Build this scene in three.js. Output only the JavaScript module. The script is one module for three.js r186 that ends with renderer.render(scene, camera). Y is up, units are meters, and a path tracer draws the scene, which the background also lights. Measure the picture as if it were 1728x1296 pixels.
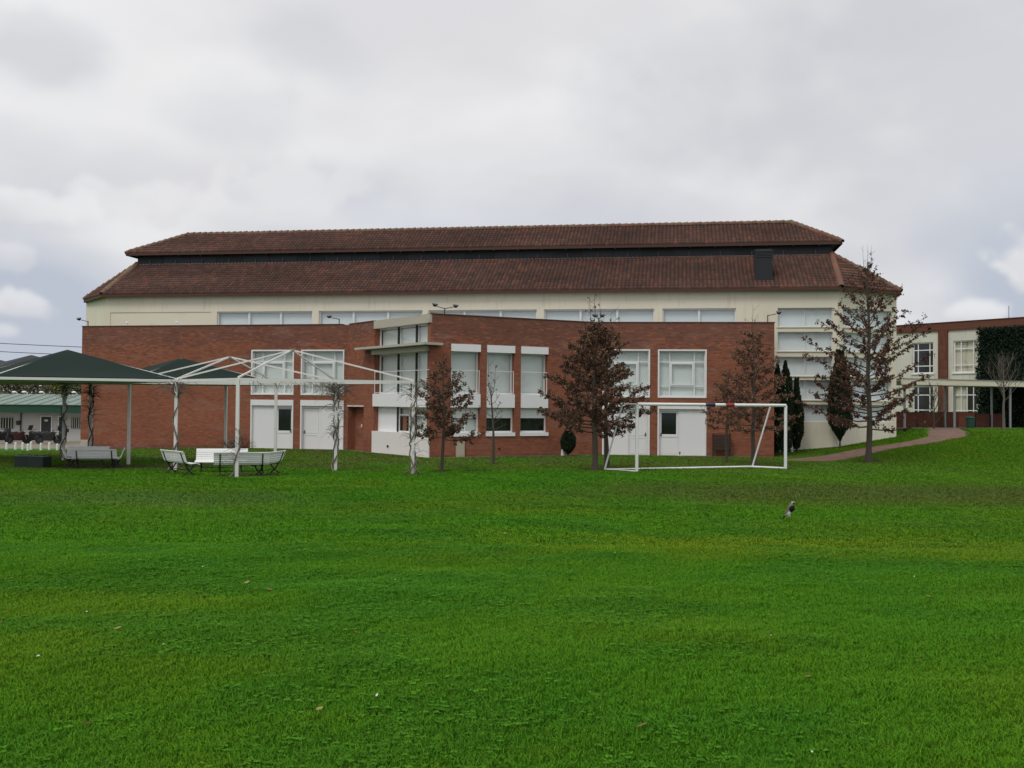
import * as THREE from 'three';
import { mergeGeometries } from 'three/addons/utils/BufferGeometryUtils.js';
import { MarchingCubes } from 'three/addons/objects/MarchingCubes.js';

// ------------------------------------------------------------------ camera, sky, sun, exposure
const scene = new THREE.Scene();
const EYE = 2.4;
const camera = new THREE.PerspectiveCamera(2 * Math.atan(648 / 1700) * 180 / Math.PI, 4 / 3, 0.1, 3000);
camera.position.set(0, EYE, 0);
camera.rotation.order = 'YXZ';
camera.rotation.set(Math.atan(33 / 1700), 0, 0.0087);
const renderer = new THREE.WebGLRenderer({ antialias: true });
renderer.setSize(1024, 768);
renderer.toneMapping = THREE.LinearToneMapping;
renderer.toneMappingExposure = 1.17;
renderer.shadowMap.enabled = true;
const sun = new THREE.DirectionalLight(new THREE.Color(1.0, 0.96, 0.9), 0.85);
sun.position.set(-28, 62, 34);
sun.target.position.set(0, 0, -40);
sun.castShadow = true;
sun.shadow.radius = 34;
sun.shadow.mapSize.set(2048, 2048);
Object.assign(sun.shadow.camera, { left: -70, right: 70, top: 70, bottom: -70, near: 1, far: 260 });
sun.position.set(-28, 62, 0);
scene.add(sun, sun.target);

// ------------------------------------------------------------------ noise
function rng(seed) { let a = seed >>> 0; return () => { a = (a + 0x6D2B79F5) | 0; let t = Math.imul(a ^ (a >>> 15), 1 | a); t = (t + Math.imul(t ^ (t >>> 7), 61 | t)) ^ t; return ((t ^ (t >>> 14)) >>> 0) / 4294967296; }; }
function h2(i, j) { let n = Math.imul(i, 374761393) + Math.imul(j, 668265263); n = Math.imul(n ^ (n >>> 13), 1274126177); return ((n ^ (n >>> 16)) >>> 0) / 4294967296; }
function vn(x, y) { const i = Math.floor(x), j = Math.floor(y); let u = x - i, v = y - j; u = u * u * (3 - 2 * u); v = v * v * (3 - 2 * v); return (h2(i, j) * (1 - u) + h2(i + 1, j) * u) * (1 - v) + (h2(i, j + 1) * (1 - u) + h2(i + 1, j + 1) * u) * v; }
function fbm(x, y, o = 4) { let s = 0, a = 0.5, t = 0; for (let k = 0; k < o; k++) { s += a * vn(x, y); t += a; a *= 0.5; x = x * 2.03 + 17.3; y = y * 2.03 + 9.1; } return s / t; }
function ss(a, b, x) { const t = Math.min(1, Math.max(0, (x - a) / (b - a))); return t * t * (3 - 2 * t); }
const lerp = (a, b, t) => a + (b - a) * t;
const lin = c => { c /= 255; return c <= 0.04045 ? c / 12.92 : Math.pow((c + 0.055) / 1.055, 2.4); };

// ------------------------------------------------------------------ sky: broken overcast, air and clouds only
{
  const W = 2048, H = 1024, data = new Float32Array(W * H * 4);
  const pal = a => a.map(lin);
  const white = pal([221, 221, 222]), grey = pal([205, 205, 208]), blue = pal([170, 178, 192]), cum = pal([218, 218, 219]), shadow = pal([184, 187, 194]);
  // cumulus banks low in the sky (azimuth, elevation, half sizes; radians)
  const banks = [];
  const px = (x, y, rx, ry, k) => banks.push([(x - 864) / 1700, (684 - y) / 1700, rx / 1700, ry / 1700, k]);
  px(1690, 465, 80, 50, 1); px(1740, 432, 70, 48, 1); px(1600, 540, 42, 26, .8); px(1530, 600, 60, 25, .5);
  px(60, 395, 190, 40, .75); px(20, 460, 120, 36, .5); px(80, 545, 70, 24, .7); px(40, 580, 60, 16, .5); px(250, 375, 150, 45, .5);
  px(-160, 430, 130, 70, .8); px(1900, 470, 130, 70, .8); px(510, 345, 120, 60, .4);
  const dim = [];
  const dk = (x, y, rx, ry, k) => dim.push([(x - 864) / 1700, (684 - y) / 1700, rx / 1700, ry / 1700, k]);
  dk(115, 165, 150, 75, .6); dk(535, 120, 110, 75, .35); dk(390, 215, 150, 60, .3); dk(600, 345, 100, 50, .35); dk(1620, 260, 600, 400, .6); dk(1250, 120, 260, 70, .3); dk(1000, 470, 500, 60, .25); dk(60, 480, 200, 90, .3); dk(2300, 200, 500, 200, .4); dk(-700, 200, 500, 160, .4);
  const r = rng(5);
  for (let k = 0; k < 22; k++) { const a = 0.9 + r() * 4.6; dim.push([a, 0.15 + r() * 0.6, 0.15 + r() * 0.25, 0.05 + r() * 0.12, 0.2 + 0.4 * r()]); }
  for (let k = 0; k < 26; k++) { const a = 0.75 + r() * 4.9; banks.push([a, 0.05 + r() * 0.16, 0.05 + r() * 0.1, 0.02 + r() * 0.03, 0.5 + r() * 0.5]); }
  for (let j = 0; j < H; j++) {
    const el = ((j + 0.5) / H - 0.5) * Math.PI, ce = Math.cos(el), se = Math.sin(el);
    for (let i = 0; i < W; i++) {
      let az = ((i + 0.5) / W - 0.25) * 2 * Math.PI; if (az > Math.PI) az -= 2 * Math.PI;
      const dx = Math.sin(az) * ce, dz = -Math.cos(az) * ce;
      const q = 1 / (Math.max(se, -0.02) + 0.16), X = dx * q, Z = dz * q;
      let n = fbm(X * 1.15 + 3.1, Z * 1.15 + 8.2, 6), n2 = fbm(X * 2.6 + 31, Z * 2.6 + 2.7, 5);
      let cov = ss(0.26, 0.6, n * 0.62 + n2 * 0.38);
      let c = [0, 1, 2].map(k => lerp(grey[k], white[k], cov));
      for (const b of dim) {
        let da = az - b[0]; if (da > Math.PI) da -= 2 * Math.PI; if (da < -Math.PI) da += 2 * Math.PI;
        if (Math.abs(da) > b[2] * 1.8) continue;
        const rr = Math.hypot(da / b[2], (el - b[1]) / b[3]) + (fbm(az * 14 + 2, el * 20 + 9, 5) - 0.5) * 1.3, m = ss(1.15, 0.1, rr) * b[4];
        if (m > 0) c = c.map((v, k) => lerp(v, shadow[k], m));
      }
      // thin places near the horizon let the blue through
      const side = fbm(az * 2.2 + 50, el * 5 + 4, 4);
      let gap = ss(0.27, 0.07, el) * ss(0.3, 0.58, side + 0.24 * ss(0.3, 0.5, Math.abs(az)) - 0.06);
      gap = Math.min(1, gap * 1.15);
      c = c.map((v, k) => lerp(v, blue[k], gap * 0.9));
      let best = 0, body = 0;
      for (const b of banks) {
        let da = az - b[0]; if (da > Math.PI) da -= 2 * Math.PI; if (da < -Math.PI) da += 2 * Math.PI;
        if (Math.abs(da) > b[2] * 2.2) continue;
        const wob = (fbm(az * 42 + 7, el * 42 + 3, 5) - 0.5) * 1.5;
        const rr = Math.hypot(da / b[2], (el - b[1]) / (b[3] * (el > b[1] ? 1 : 0.75))) + wob;
        const m = ss(1.08, 0.62, rr) * b[4];
        if (m > best) { best = m; body = (el - b[1]) / b[3]; }
      }
      if (best > 0) { const t = ss(-1.0, 0.5, body + (fbm(az * 30, el * 30 + 60, 4) - 0.5) * 1.6); c = c.map((v, k) => lerp(v, lerp(grey[k] * 0.97, cum[k] * 1.04, t), best * 0.95)); }
      const lift = 1 + 0.28 * ss(0.3, 1.3, el);
      const o = (j * W + i) * 4, down = el < -0.02 ? 0.55 : 1;
      data[o] = c[0] * lift * down; data[o + 1] = c[1] * lift * down; data[o + 2] = c[2] * lift * down; data[o + 3] = 1;
    }
  }
  const tex = new THREE.DataTexture(data, W, H, THREE.RGBAFormat, THREE.FloatType);
  tex.mapping = THREE.EquirectangularReflectionMapping; tex.magFilter = tex.minFilter = THREE.LinearFilter; tex.needsUpdate = true;
  scene.background = tex; scene.environment = tex;
}

// ------------------------------------------------------------------ helpers
const V = (x, y, z) => new THREE.Vector3(x, y, z);
const P = (X, d, Y = 0) => new THREE.Vector3(X, Y, -d);
const C = (r, g, b) => new THREE.Color().setRGB(r, g, b);
const taken = {};
function numbered(n) { if (!(n in taken)) { taken[n] = 0; return n; } taken[n]++; return n + '_' + String(taken[n]).padStart(3, '0'); }
function tag(o, label, category, group) { o.userData.label = label; o.userData.category = category; if (group) o.userData.group = group; return o; }
function thing(name, label, category, pos = V(0, 0, 0), turn = 0, group) {
  const o = new THREE.Group(); o.name = numbered(name); o.position.copy(pos); o.rotation.y = turn; scene.add(o);
  return tag(o, label, category, group);
}
function prep(g, uv) { if (!uv) { for (const k of Object.keys(g.attributes)) if (k !== 'position' && k !== 'normal' && !(k === 'color')) g.deleteAttribute(k); } return g; }
function merge(list, uv = false) {
  list = list.map(g => prep(g, uv));
  const anyNon = list.some(g => !g.index);
  if (anyNon) list = list.map(g => g.index ? g.toNonIndexed() : g);
  return list.length === 1 ? list[0] : mergeGeometries(list);
}
function mesh(name, geo, mat, parent, uv = !!(mat.map || mat.bumpMap)) {
  const g = Array.isArray(geo) ? merge(geo, uv) : geo;
  const m = new THREE.Mesh(g, mat); m.name = name; m.castShadow = m.receiveShadow = true; (parent || scene).add(m);
  if (!parent || parent === scene) m.name = numbered(name);
  return m;
}
function structure(name, geo, mat, uv) { const m = mesh(name, geo, mat, scene, uv); m.userData.kind = 'structure'; return m; }
const box = (w, h, d, x = 0, y = 0, z = 0) => new THREE.BoxGeometry(w, h, d).translate(x, y, z);
const span = (x0, x1, y0, y1, z0, z1) => new THREE.BoxGeometry(x1 - x0, y1 - y0, z1 - z0).translate((x0 + x1) / 2, (y0 + y1) / 2, (z0 + z1) / 2);
// square bar from a to b
function bar(a, b, w, h = w) {
  const dir = b.clone().sub(a), L = dir.length();
  const m = new THREE.Matrix4().lookAt(a, b, Math.abs(dir.y) > 0.98 * L ? V(1, 0, 0) : V(0, 1, 0)); m.setPosition(a.clone().add(b).multiplyScalar(0.5));
  return new THREE.BoxGeometry(w, h, L).applyMatrix4(m);
}
// tapered limb along points
function limb(pts, r0, r1, sides = 6, wob) {
  const n = pts.length, pos = [], idx = [], T = V(0, 0, 0), N = V(0, 0, 0), B = V(0, 0, 0);
  let ref = V(0.31, 0.2, 0.93);
  for (let i = 0; i < n; i++) {
    T.copy(pts[Math.min(n - 1, i + 1)]).sub(pts[Math.max(0, i - 1)]).normalize();
    N.crossVectors(T, ref); if (N.lengthSq() < 1e-3) N.crossVectors(T, V(1, 0, 0)); N.normalize(); B.crossVectors(T, N);
    const r = Array.isArray(r0) ? r0[i] : lerp(r0, r1, i / (n - 1));
    for (let k = 0; k < sides; k++) {
      const a = k / sides * Math.PI * 2, q = r * (wob ? 1 + wob(i, k) : 1);
      pos.push(pts[i].x + (N.x * Math.cos(a) + B.x * Math.sin(a)) * q, pts[i].y + (N.y * Math.cos(a) + B.y * Math.sin(a)) * q, pts[i].z + (N.z * Math.cos(a) + B.z * Math.sin(a)) * q);
    }
  }
  for (let i = 0; i < n - 1; i++) for (let k = 0; k < sides; k++) { const a = i * sides + k, b = i * sides + (k + 1) % sides, c = a + sides, d = b + sides; idx.push(a, b, c, b, d, c); }
  const c0 = pos.length / 3; pos.push(pts[n - 1].x, pts[n - 1].y, pts[n - 1].z);
  for (let k = 0; k < sides; k++) idx.push((n - 1) * sides + k, (n - 1) * sides + (k + 1) % sides, c0);
  const g = new THREE.BufferGeometry(); g.setAttribute('position', new THREE.Float32BufferAttribute(pos, 3)); g.setIndex(idx); g.computeVertexNormals(); return g;
}
const cyl = (a, b, r, sides = 8) => limb([a, a.clone().lerp(b, 0.5), b], r, r, sides);
function triGeo(pos, col) {
  const g = new THREE.BufferGeometry(); g.setAttribute('position', new THREE.Float32BufferAttribute(pos, 3));
  if (col) g.setAttribute('color', new THREE.Float32BufferAttribute(col, 3)); g.computeVertexNormals(); return g;
}
// wall frame: x from A to B, z towards the viewer's side
function frame(A, B) {
  const ex = V(B[0] - A[0], 0, -(B[1] - A[1])), L = ex.length(); ex.normalize();
  const ez = V(0, 0, 0).crossVectors(ex, V(0, 1, 0));
  const m = new THREE.Matrix4().makeBasis(ex, V(0, 1, 0), ez); m.setPosition(A[0], 0, -A[1]);
  return { m, L, ex, ez, to: g => (Array.isArray(g) ? g.map(x => x.applyMatrix4(m)) : g.applyMatrix4(m)), pt: (u, v, w = 0) => V(u, v, w).applyMatrix4(m) };
}
function wallGeo(outline, holes, t) {
  const s = new THREE.Shape(outline.map(p => new THREE.Vector2(...p)));
  for (const [a, b, c, d] of holes) s.holes.push(new THREE.Path([[a, c], [a, d], [b, d], [b, c]].map(p => new THREE.Vector2(...p))));
  return new THREE.ExtrudeGeometry(s, { depth: t, bevelEnabled: false }).translate(0, 0, -t);
}
const rect = (a, b, c, d) => [[a, c], [b, c], [b, d], [a, d]];

// terrain height
function ground(X, d) {
  let y = 0.65 * (1 - ss(2, 26, d)) - 0.1 * ss(30, 46, d) + 1.15 * ss(12, 26, X + 0.15 * (d - 53)) * ss(36, 54, d) - 1.0 * ss(40, 72, d) * ss(14, 30, -X);
  const k = ss(44, 30, d) * ss(60, 30, Math.abs(X));
  if (k > 0) y += k * ((fbm(X * 0.42 + 11, d * 0.42 + 5, 3) - 0.5) * 0.13 + (fbm(X * 1.6 + 3, d * 1.6, 2) - 0.5) * 0.03);
  return y;
}
const G = (X, d, up = 0) => P(X, d, ground(X, d) + up);

// ------------------------------------------------------------------ textures
function canvasData(W, H, fn, srgb = true) {
  const a = new Uint8Array(W * H * 4);
  for (let j = 0; j < H; j++) for (let i = 0; i < W; i++) { const c = fn(i, j), o = (j * W + i) * 4; a[o] = c[0]; a[o + 1] = c[1]; a[o + 2] = c[2]; a[o + 3] = 255; }
  const t = new THREE.DataTexture(a, W, H, THREE.RGBAFormat); t.wrapS = t.wrapT = THREE.RepeatWrapping; t.magFilter = THREE.LinearFilter; t.minFilter = THREE.LinearMipmapLinearFilter; t.generateMipmaps = true;
  if (srgb) t.colorSpace = THREE.SRGBColorSpace; t.needsUpdate = true; return t;
}
const clamp8 = v => Math.max(0, Math.min(255, v | 0));
const enc = v => clamp8(255 * (v <= 0.0031308 ? v * 12.92 : 1.055 * Math.pow(v, 1 / 2.4) - 0.055));
// brickwork: 100 px per metre, 20.48 m x 10.24 m, courses of 72 mm
const brickH = [];
const BR = (() => {
  const W = 2048, H = 1024, ch = 7.2113, bl = 23.011;
  const bump = new Uint8Array(W * H * 4);
  const t = canvasData(W, H, (i, j) => {
    const row = Math.floor(j / ch), fy = j - row * ch, off = (row & 1) * bl / 2, col = Math.floor((i + off) / bl), fx = i + off - col * bl;
    const mortar = fy < 1.0 || fx < 1.1;
    const a = h2(col + 911, row + 77), b = h2(col * 3 + 5, row * 7 + 1), cdark = h2(col + 41, row * 5 + 9);
    const big = fbm(i / 200 + 4, j / 150 + 9, 4), streak = fbm(i / 420 + 30, j / 14 + 2, 3);
    // sooty weathered bricks gather in the courses under the coping, ragged below
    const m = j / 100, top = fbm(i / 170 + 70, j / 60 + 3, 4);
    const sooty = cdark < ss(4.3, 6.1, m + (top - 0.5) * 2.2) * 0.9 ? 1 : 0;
    let R = 0.292, Gc = 0.104, B = 0.06;
    const k = 0.86 + a * 0.22 + (big - 0.5) * 0.36 + (streak - 0.5) * 0.05; R *= k; Gc *= k; B *= k;
    if (b < 0.1) { R *= 0.84; Gc *= 0.86; B *= 0.88; } else if (b > 0.92) { R *= 1.06; Gc *= 1.18; B *= 1.18; }
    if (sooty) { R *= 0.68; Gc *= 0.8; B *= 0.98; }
    const lime = ss(0.6, 0.74, fbm(i / 120 + 9, j / 34 + 40, 4)) * (h2(i >> 1, j >> 1) > 0.35 ? 1 : 0.3); // lime bloom
    R = lerp(R, 0.3, lime * 0.32); Gc = lerp(Gc, 0.2, lime * 0.32); B = lerp(B, 0.16, lime * 0.32);
    if (mortar) { R = lerp(R, 0.16, 0.7); Gc = lerp(Gc, 0.1, 0.7); B = lerp(B, 0.075, 0.7); }
    const o = (j * W + i) * 4, hv = mortar ? 40 : 180 + a * 60; bump[o] = bump[o + 1] = bump[o + 2] = hv; bump[o + 3] = 255;
    return [enc(R), enc(Gc), enc(B)];
  });
  const bt = new THREE.DataTexture(bump, W, H, THREE.RGBAFormat); bt.wrapS = bt.wrapT = THREE.RepeatWrapping; bt.magFilter = THREE.LinearFilter; bt.minFilter = THREE.LinearMipmapLinearFilter; bt.generateMipmaps = true; bt.needsUpdate = true;
  for (const x of [t, bt]) x.repeat.set(1 / 20.48, 1 / 10.24);
  return [t, bt];
})();
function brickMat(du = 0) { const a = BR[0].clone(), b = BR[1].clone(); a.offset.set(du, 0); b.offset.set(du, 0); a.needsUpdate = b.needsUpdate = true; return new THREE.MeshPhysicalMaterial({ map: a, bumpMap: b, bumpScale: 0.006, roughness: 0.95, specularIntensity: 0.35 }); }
// render / plaster, 10 m tile; faint drips and blotches
function plaster(rgb, amp, seed, drip = 0.5) {
  const t = canvasData(512, 512, (i, j) => {
    const n = fbm(i / 70 + seed, j / 70, 4) - 0.5, f = h2(i + seed * 31, j) - 0.5, s = fbm(i / 9 + seed + (h2(i, j) - 0.5) * 0.2, j / 60 + 7, 4);
    const d = ss(0.6, 0.8, s) * drip * (0.5 + fbm(i / 40, j / 40 + seed, 3));
    const k = 1 + n * amp * 2 + f * amp * 0.6 - d * 0.22;
    return [enc(rgb[0] * k), enc(rgb[1] * k * (1 - d * 0.03)), enc(rgb[2] * k * (1 - d * 0.08))];
  });
  t.repeat.set(0.1, 0.1);
  return new THREE.MeshStandardMaterial({ map: t, roughness: 0.9 });
}
const grassMap = (() => { const t = canvasData(1024, 1024, (i, j) => {
    const a = h2(i, j), b = h2(i >> 1, (j >> 1) + 900), n = fbm(i / 22, j / 22, 3), m = fbm(i / 90 + 5, j / 90, 3);
    const k = 150 + (a - 0.5) * 90 + (b - 0.5) * 60 + (n - 0.5) * 70 + (m - 0.5) * 40; return [clamp8(k + (h2(i + 7, j) - 0.5) * 30), clamp8(k + 12), clamp8(k - 14)]; });
  t.repeat.set(1 / 7.3, 1 / 7.3); return t; })();

const std = (r, g, b, rough = 0.6, metal = 0) => new THREE.MeshStandardMaterial({ color: C(r, g, b), roughness: rough, metalness: metal });
const soft = (r, g, b) => new THREE.MeshPhysicalMaterial({ color: C(r, g, b), roughness: 0.95, specularIntensity: 0.3 });
const M = {
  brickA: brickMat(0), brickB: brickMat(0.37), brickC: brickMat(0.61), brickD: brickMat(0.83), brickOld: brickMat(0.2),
  cream: plaster([0.74, 0.69, 0.555], 0.05, 3, 0.35), white: plaster([0.8, 0.8, 0.8], 0.03, 12, 0.15), dado: plaster([0.78, 0.75, 0.72], 0.05, 21, 0.25),
  concrete: plaster([0.48, 0.45, 0.37], 0.16, 31, 1.4), offwhite: plaster([0.66, 0.64, 0.56], 0.09, 44, 0.6),
  paint: std(0.8, 0.8, 0.79, 0.45), frame: std(0.74, 0.75, 0.74, 0.4), greyline: std(0.12, 0.125, 0.13, 0.6), black: std(0.012, 0.012, 0.013, 0.5), charcoal: std(0.03, 0.033, 0.036, 0.7),
  blind: std(0.69, 0.725, 0.705, 0.8), blindBlue: std(0.68, 0.725, 0.75, 0.8), darkglass: new THREE.MeshPhysicalMaterial({ color: C(0.012, 0.014, 0.015), roughness: 0.06, clearcoat: 0.3, clearcoatRoughness: 0.05 }),
  glass: new THREE.MeshPhysicalMaterial({ color: C(0.965, 0.985, 0.975), transmission: 1, thickness: 0, roughness: 0.02, ior: 1.5 }),
  shaft: std(0.012, 0.014, 0.018, 0.7), slate: std(0.022, 0.026, 0.033, 0.55), fascia: std(0.075, 0.032, 0.02, 0.75), ridge: std(0.15, 0.075, 0.048, 0.9), ridgeOld: std(0.165, 0.115, 0.07, 0.9), ridgeRed: std(0.2, 0.072, 0.045, 0.9),
  metalgrey: std(0.3, 0.31, 0.32, 0.4, 0.3), beige: std(0.46, 0.42, 0.33, 0.6), wood: std(0.045, 0.026, 0.018, 0.8), bark: std(0.075, 0.06, 0.045, 0.95), barkGrey: std(0.14, 0.12, 0.1, 0.95), vine: std(0.17, 0.145, 0.115, 0.95),
  leaves: new THREE.MeshPhysicalMaterial({ vertexColors: true, roughness: 0.9, specularIntensity: 0.4, side: THREE.DoubleSide }), tiles: new THREE.MeshPhysicalMaterial({ vertexColors: true, roughness: 0.9, specularIntensity: 0.5 }),
  net: soft(0.017, 0.03, 0.025), netGrey: soft(0.055, 0.06, 0.06), coping: std(0.09, 0.04, 0.03, 0.9), galv: std(0.35, 0.36, 0.36, 0.45, 0.4),
};
M.brickOld.color.setRGB(0.56, 0.6, 0.68);

// ------------------------------------------------------------------ ground
const bareSpots = [[15.75, 44.4, 0.9], [3.04, 36.85, 0.5], [3.7, 39.3, 0.45], [9.85, 41, 0.5], [-2.42, 35.6, 0.45], [-0.72, 40.6, 0.35], [-6.2, 35.6, 0.5], [-3.27, 33.5, 0.5], [-8.6, 32.6, 1.1], [-11.49, 34.5, 0.5], [4.5, 36.3, 0.4], [10.6, 39, 0.4]];
function lawnColor(X, d, out) {
  const n1 = fbm(X * 0.22 + 40, d * 0.3 + 7, 4), n2 = fbm(X * 0.75 + 5, d * 0.95 + 60, 4), n3 = fbm(X * 0.09 + 80, d * 0.13, 3);
  let c = [0.055, 0.178, 0.006];
  const mix = (b, t) => { c = c.map((v, k) => lerp(v, b[k], t)); };
  mix([0.1, 0.18, 0.006], ss(0.44, 0.74, n1) * 0.5);
  mix([0.034, 0.145, 0.008], ss(0.46, 0.72, n2) * 0.6);
  mix([0.08, 0.158, 0.01], ss(0.48, 0.66, n3) * 0.4);
  mix([0.125, 0.185, 0.006], ss(1.1, 0.3, Math.hypot((X - 5.5) / 7.5, (d - 15.2) / 2.3) + (n2 - 0.5) * 1.4) * 0.42);
  mix([0.062, 0.135, 0.028], ss(1.1, 0.3, Math.hypot((X + 9) / 6, (d - 24.5) / 3) + (n2 - 0.5) * 1.2) * 0.6);
  for (const [tx, td, tr] of bareSpots) { const q = Math.hypot(X - tx, (d - td) * 0.9); if (q < tr * 2) mix([0.075, 0.055, 0.036], ss(1.05, 0.5, q / tr + (n2 - 0.5) * 1.2 + (vn(X * 6, d * 6) - 0.5) * 0.5) * 0.8); }
  // worn olive band across the pitch, drier turf by the building
  mix([0.078, 0.09, 0.026], ss(23, 26.5, d) * ss(33, 28.5, d) * ss(-3, 8, X + (n1 - 0.5) * 14) * 0.65);
  mix([0.1, 0.098, 0.034], ss(35, 39, d + (n2 - 0.5) * 6) * ss(66, 52, d) * ss(20, 10, X) * (0.25 + 0.75 * ss(0.38, 0.6, n2)) * 0.6);
  mix([0.085, 0.068, 0.042], ss(1.0, 0.3, Math.hypot((X + 14.6) / 5.2, (d - 36.0) / 2.2) + (n2 - 0.5) * 1.1) * 0.8); // trodden soil round the benches
  out[0] = c[0]; out[1] = c[1]; out[2] = c[2]; return out;
}
{
  const nx = 300, nz = 340, pos = [], col = [], uv = [], idx = [], c = [0, 0, 0];
  for (let j = 0; j <= nz; j++) {
    const t = j / nz, d = -14 + 34 * t + 26 * t * t + 1150 * Math.pow(t, 7);
    for (let i = 0; i <= nx; i++) {
      const s = i / nx * 2 - 1, X = 32 * s + 900 * Math.pow(Math.abs(s), 6) * Math.sign(s);
      pos.push(X, ground(X, d), -d); lawnColor(X, d, c); col.push(c[0] * 2.0, c[1] * 2.0, c[2] * 2.0); uv.push(X, d);
    }
  }
  for (let j = 0; j < nz; j++) for (let i = 0; i < nx; i++) { const a = j * (nx + 1) + i, b = a + 1, e = a + nx + 1, f = e + 1; idx.push(a, b, e, b, f, e); }
  const g = new THREE.BufferGeometry(); g.setAttribute('position', new THREE.Float32BufferAttribute(pos, 3)); g.setAttribute('color', new THREE.Float32BufferAttribute(col, 3)); g.setAttribute('uv', new THREE.Float32BufferAttribute(uv, 2)); g.setIndex(idx); g.computeVertexNormals();
  structure('lawn', g, new THREE.MeshPhysicalMaterial({ map: grassMap, vertexColors: true, roughness: 1, specularIntensity: 0.2 }), true);
}
// strips that follow the ground, between two edges of equal point count
function strip(name, left, right, mat, up = 0.03, sub = 8) {
  const pos = [], uv = [], idx = []; let n = 0;
  const L = new THREE.CatmullRomCurve3(left.map(p => V(p[0], 0, p[1]))), R = new THREE.CatmullRomCurve3(right.map(p => V(p[0], 0, p[1])));
  const N = (left.length - 1) * sub, K = 6;
  for (let i = 0; i <= N; i++) { const a = L.getPoint(i / N), b = R.getPoint(i / N); for (let k = 0; k <= K; k++) { const X = lerp(a.x, b.x, k / K), d = lerp(a.z, b.z, k / K); pos.push(X, ground(X, d) + up, -d); uv.push(X, d); } }
  for (let i = 0; i < N; i++) for (let k = 0; k < K; k++) { const a = i * (K + 1) + k, b = a + 1, e = a + K + 1, f = e + 1; idx.push(a, e, b, b, e, f); }
  const g = new THREE.BufferGeometry(); g.setAttribute('position', new THREE.Float32BufferAttribute(pos, 3)); g.setAttribute('uv', new THREE.Float32BufferAttribute(uv, 2)); g.setIndex(idx); g.computeVertexNormals();
  return structure(name, g, mat, true);
}
const pathTex = (r, g, b, a, seed) => { const t = canvasData(512, 512, (i, j) => { const k = 1 + (h2(i + seed, j) - 0.5) * a + (fbm(i / 40 + seed, j / 40, 4) - 0.5) * a * 1.6; return [enc(r * k), enc(g * k), enc(b * k)]; }); t.repeat.set(0.25, 0.25); return new THREE.MeshStandardMaterial({ map: t, roughness: 0.95 }); };
const PL = [[12.3, 45.6], [14.2, 45.0], [16.59, 47.6], [18.75, 49.6], [21.38, 50.5], [23.4, 51.8], [25.0, 55.0], [28.4, 63.6]], PR = [[12.9, 47.2], [15.4, 49.2], [17.2, 50.8], [18.6, 51.4], [20.3, 51.9], [21.9, 53.2], [23.2, 56.4], [26.25, 63.6]];
const pathPoly = [...PL, ...PR.slice().reverse()];
function onPath(X, d) { if (d > 60.8 - 0 && X > 22 && d > 61 + (X - 23) * 0.433) return true; let c = false; for (let i = 0, j = pathPoly.length - 1; i < pathPoly.length; j = i++) { const a = pathPoly[i], b = pathPoly[j]; if ((a[1] > d) !== (b[1] > d) && X < (b[0] - a[0]) * (d - a[1]) / (b[1] - a[1]) + a[0]) c = !c; } return c; }
strip('path', PL, PR, pathTex(0.17, 0.095, 0.07, 0.5, 3), 0.025);
const paving = pathTex(0.16, 0.115, 0.085, 0.5, 9);
strip('wall_pavement', [[-23.9, 55.0], [-9.2, 51.85], [-4.2, 44.9]], [[-23.9, 55.9], [-8.5, 52.7], [-3.5, 45.9]], paving, 0.02);
strip('wall_pavement', [[-4.2, 44.95], [4.1, 49.2], [12.9, 48.4]], [[-3.7, 46.0], [4.1, 50.0], [12.9, 49.2]], paving, 0.02);
strip('covered_walk', [[23.0, 61.0], [29, 63.6], [35, 66.2]], [[22.0, 64.4], [28, 66.4], [33.6, 68.4]], pathTex(0.2, 0.19, 0.175, 0.3, 15), 0.03);
strip('yard', [[-75, 71.2], [-50, 71.2], [-26, 71.2]], [[-75, 87], [-50, 87], [-26, 87]], pathTex(0.22, 0.185, 0.14, 0.4, 19), 0.03, 20);

// grass: short blades in tufts, ground cover nobody could count
const bladeMat = new THREE.MeshPhysicalMaterial({ roughness: 0.9, specularIntensity: 0.25, side: THREE.DoubleSide });
function tuftGeo(n, spread, h, w, seed) {
  const r = rng(seed), pos = [];
  for (let k = 0; k < n; k++) {
    const a = r() * 6.283, q = spread * Math.sqrt(r()), x = Math.cos(a) * q, z = Math.sin(a) * q, b = r() * 6.283, hh = h * (0.55 + 0.6 * r()), le = hh * (0.35 + 0.75 * r()), c = Math.cos(b), s = Math.sin(b), t = b + 1.57 + (r() - 0.5), wx = Math.cos(t) * w, wz = Math.sin(t) * w;
    const m = [x + c * le * 0.35, hh * 0.62, z + s * le * 0.35], e = [x + c * le, hh * (0.8 + 0.2 * r()), z + s * le];
    pos.push(x - wx, -0.01, z - wz, x + wx, -0.01, z + wz, m[0] + wx * 0.8, m[1], m[2] + wz * 0.8, x - wx, -0.01, z - wz, m[0] + wx * 0.8, m[1], m[2] + wz * 0.8, m[0] - wx * 0.8, m[1], m[2] - wz * 0.8, m[0] - wx * 0.8, m[1], m[2] - wz * 0.8, m[0] + wx * 0.8, m[1], m[2] + wz * 0.8, ...e);
  }
  return triGeo(pos);
}
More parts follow.
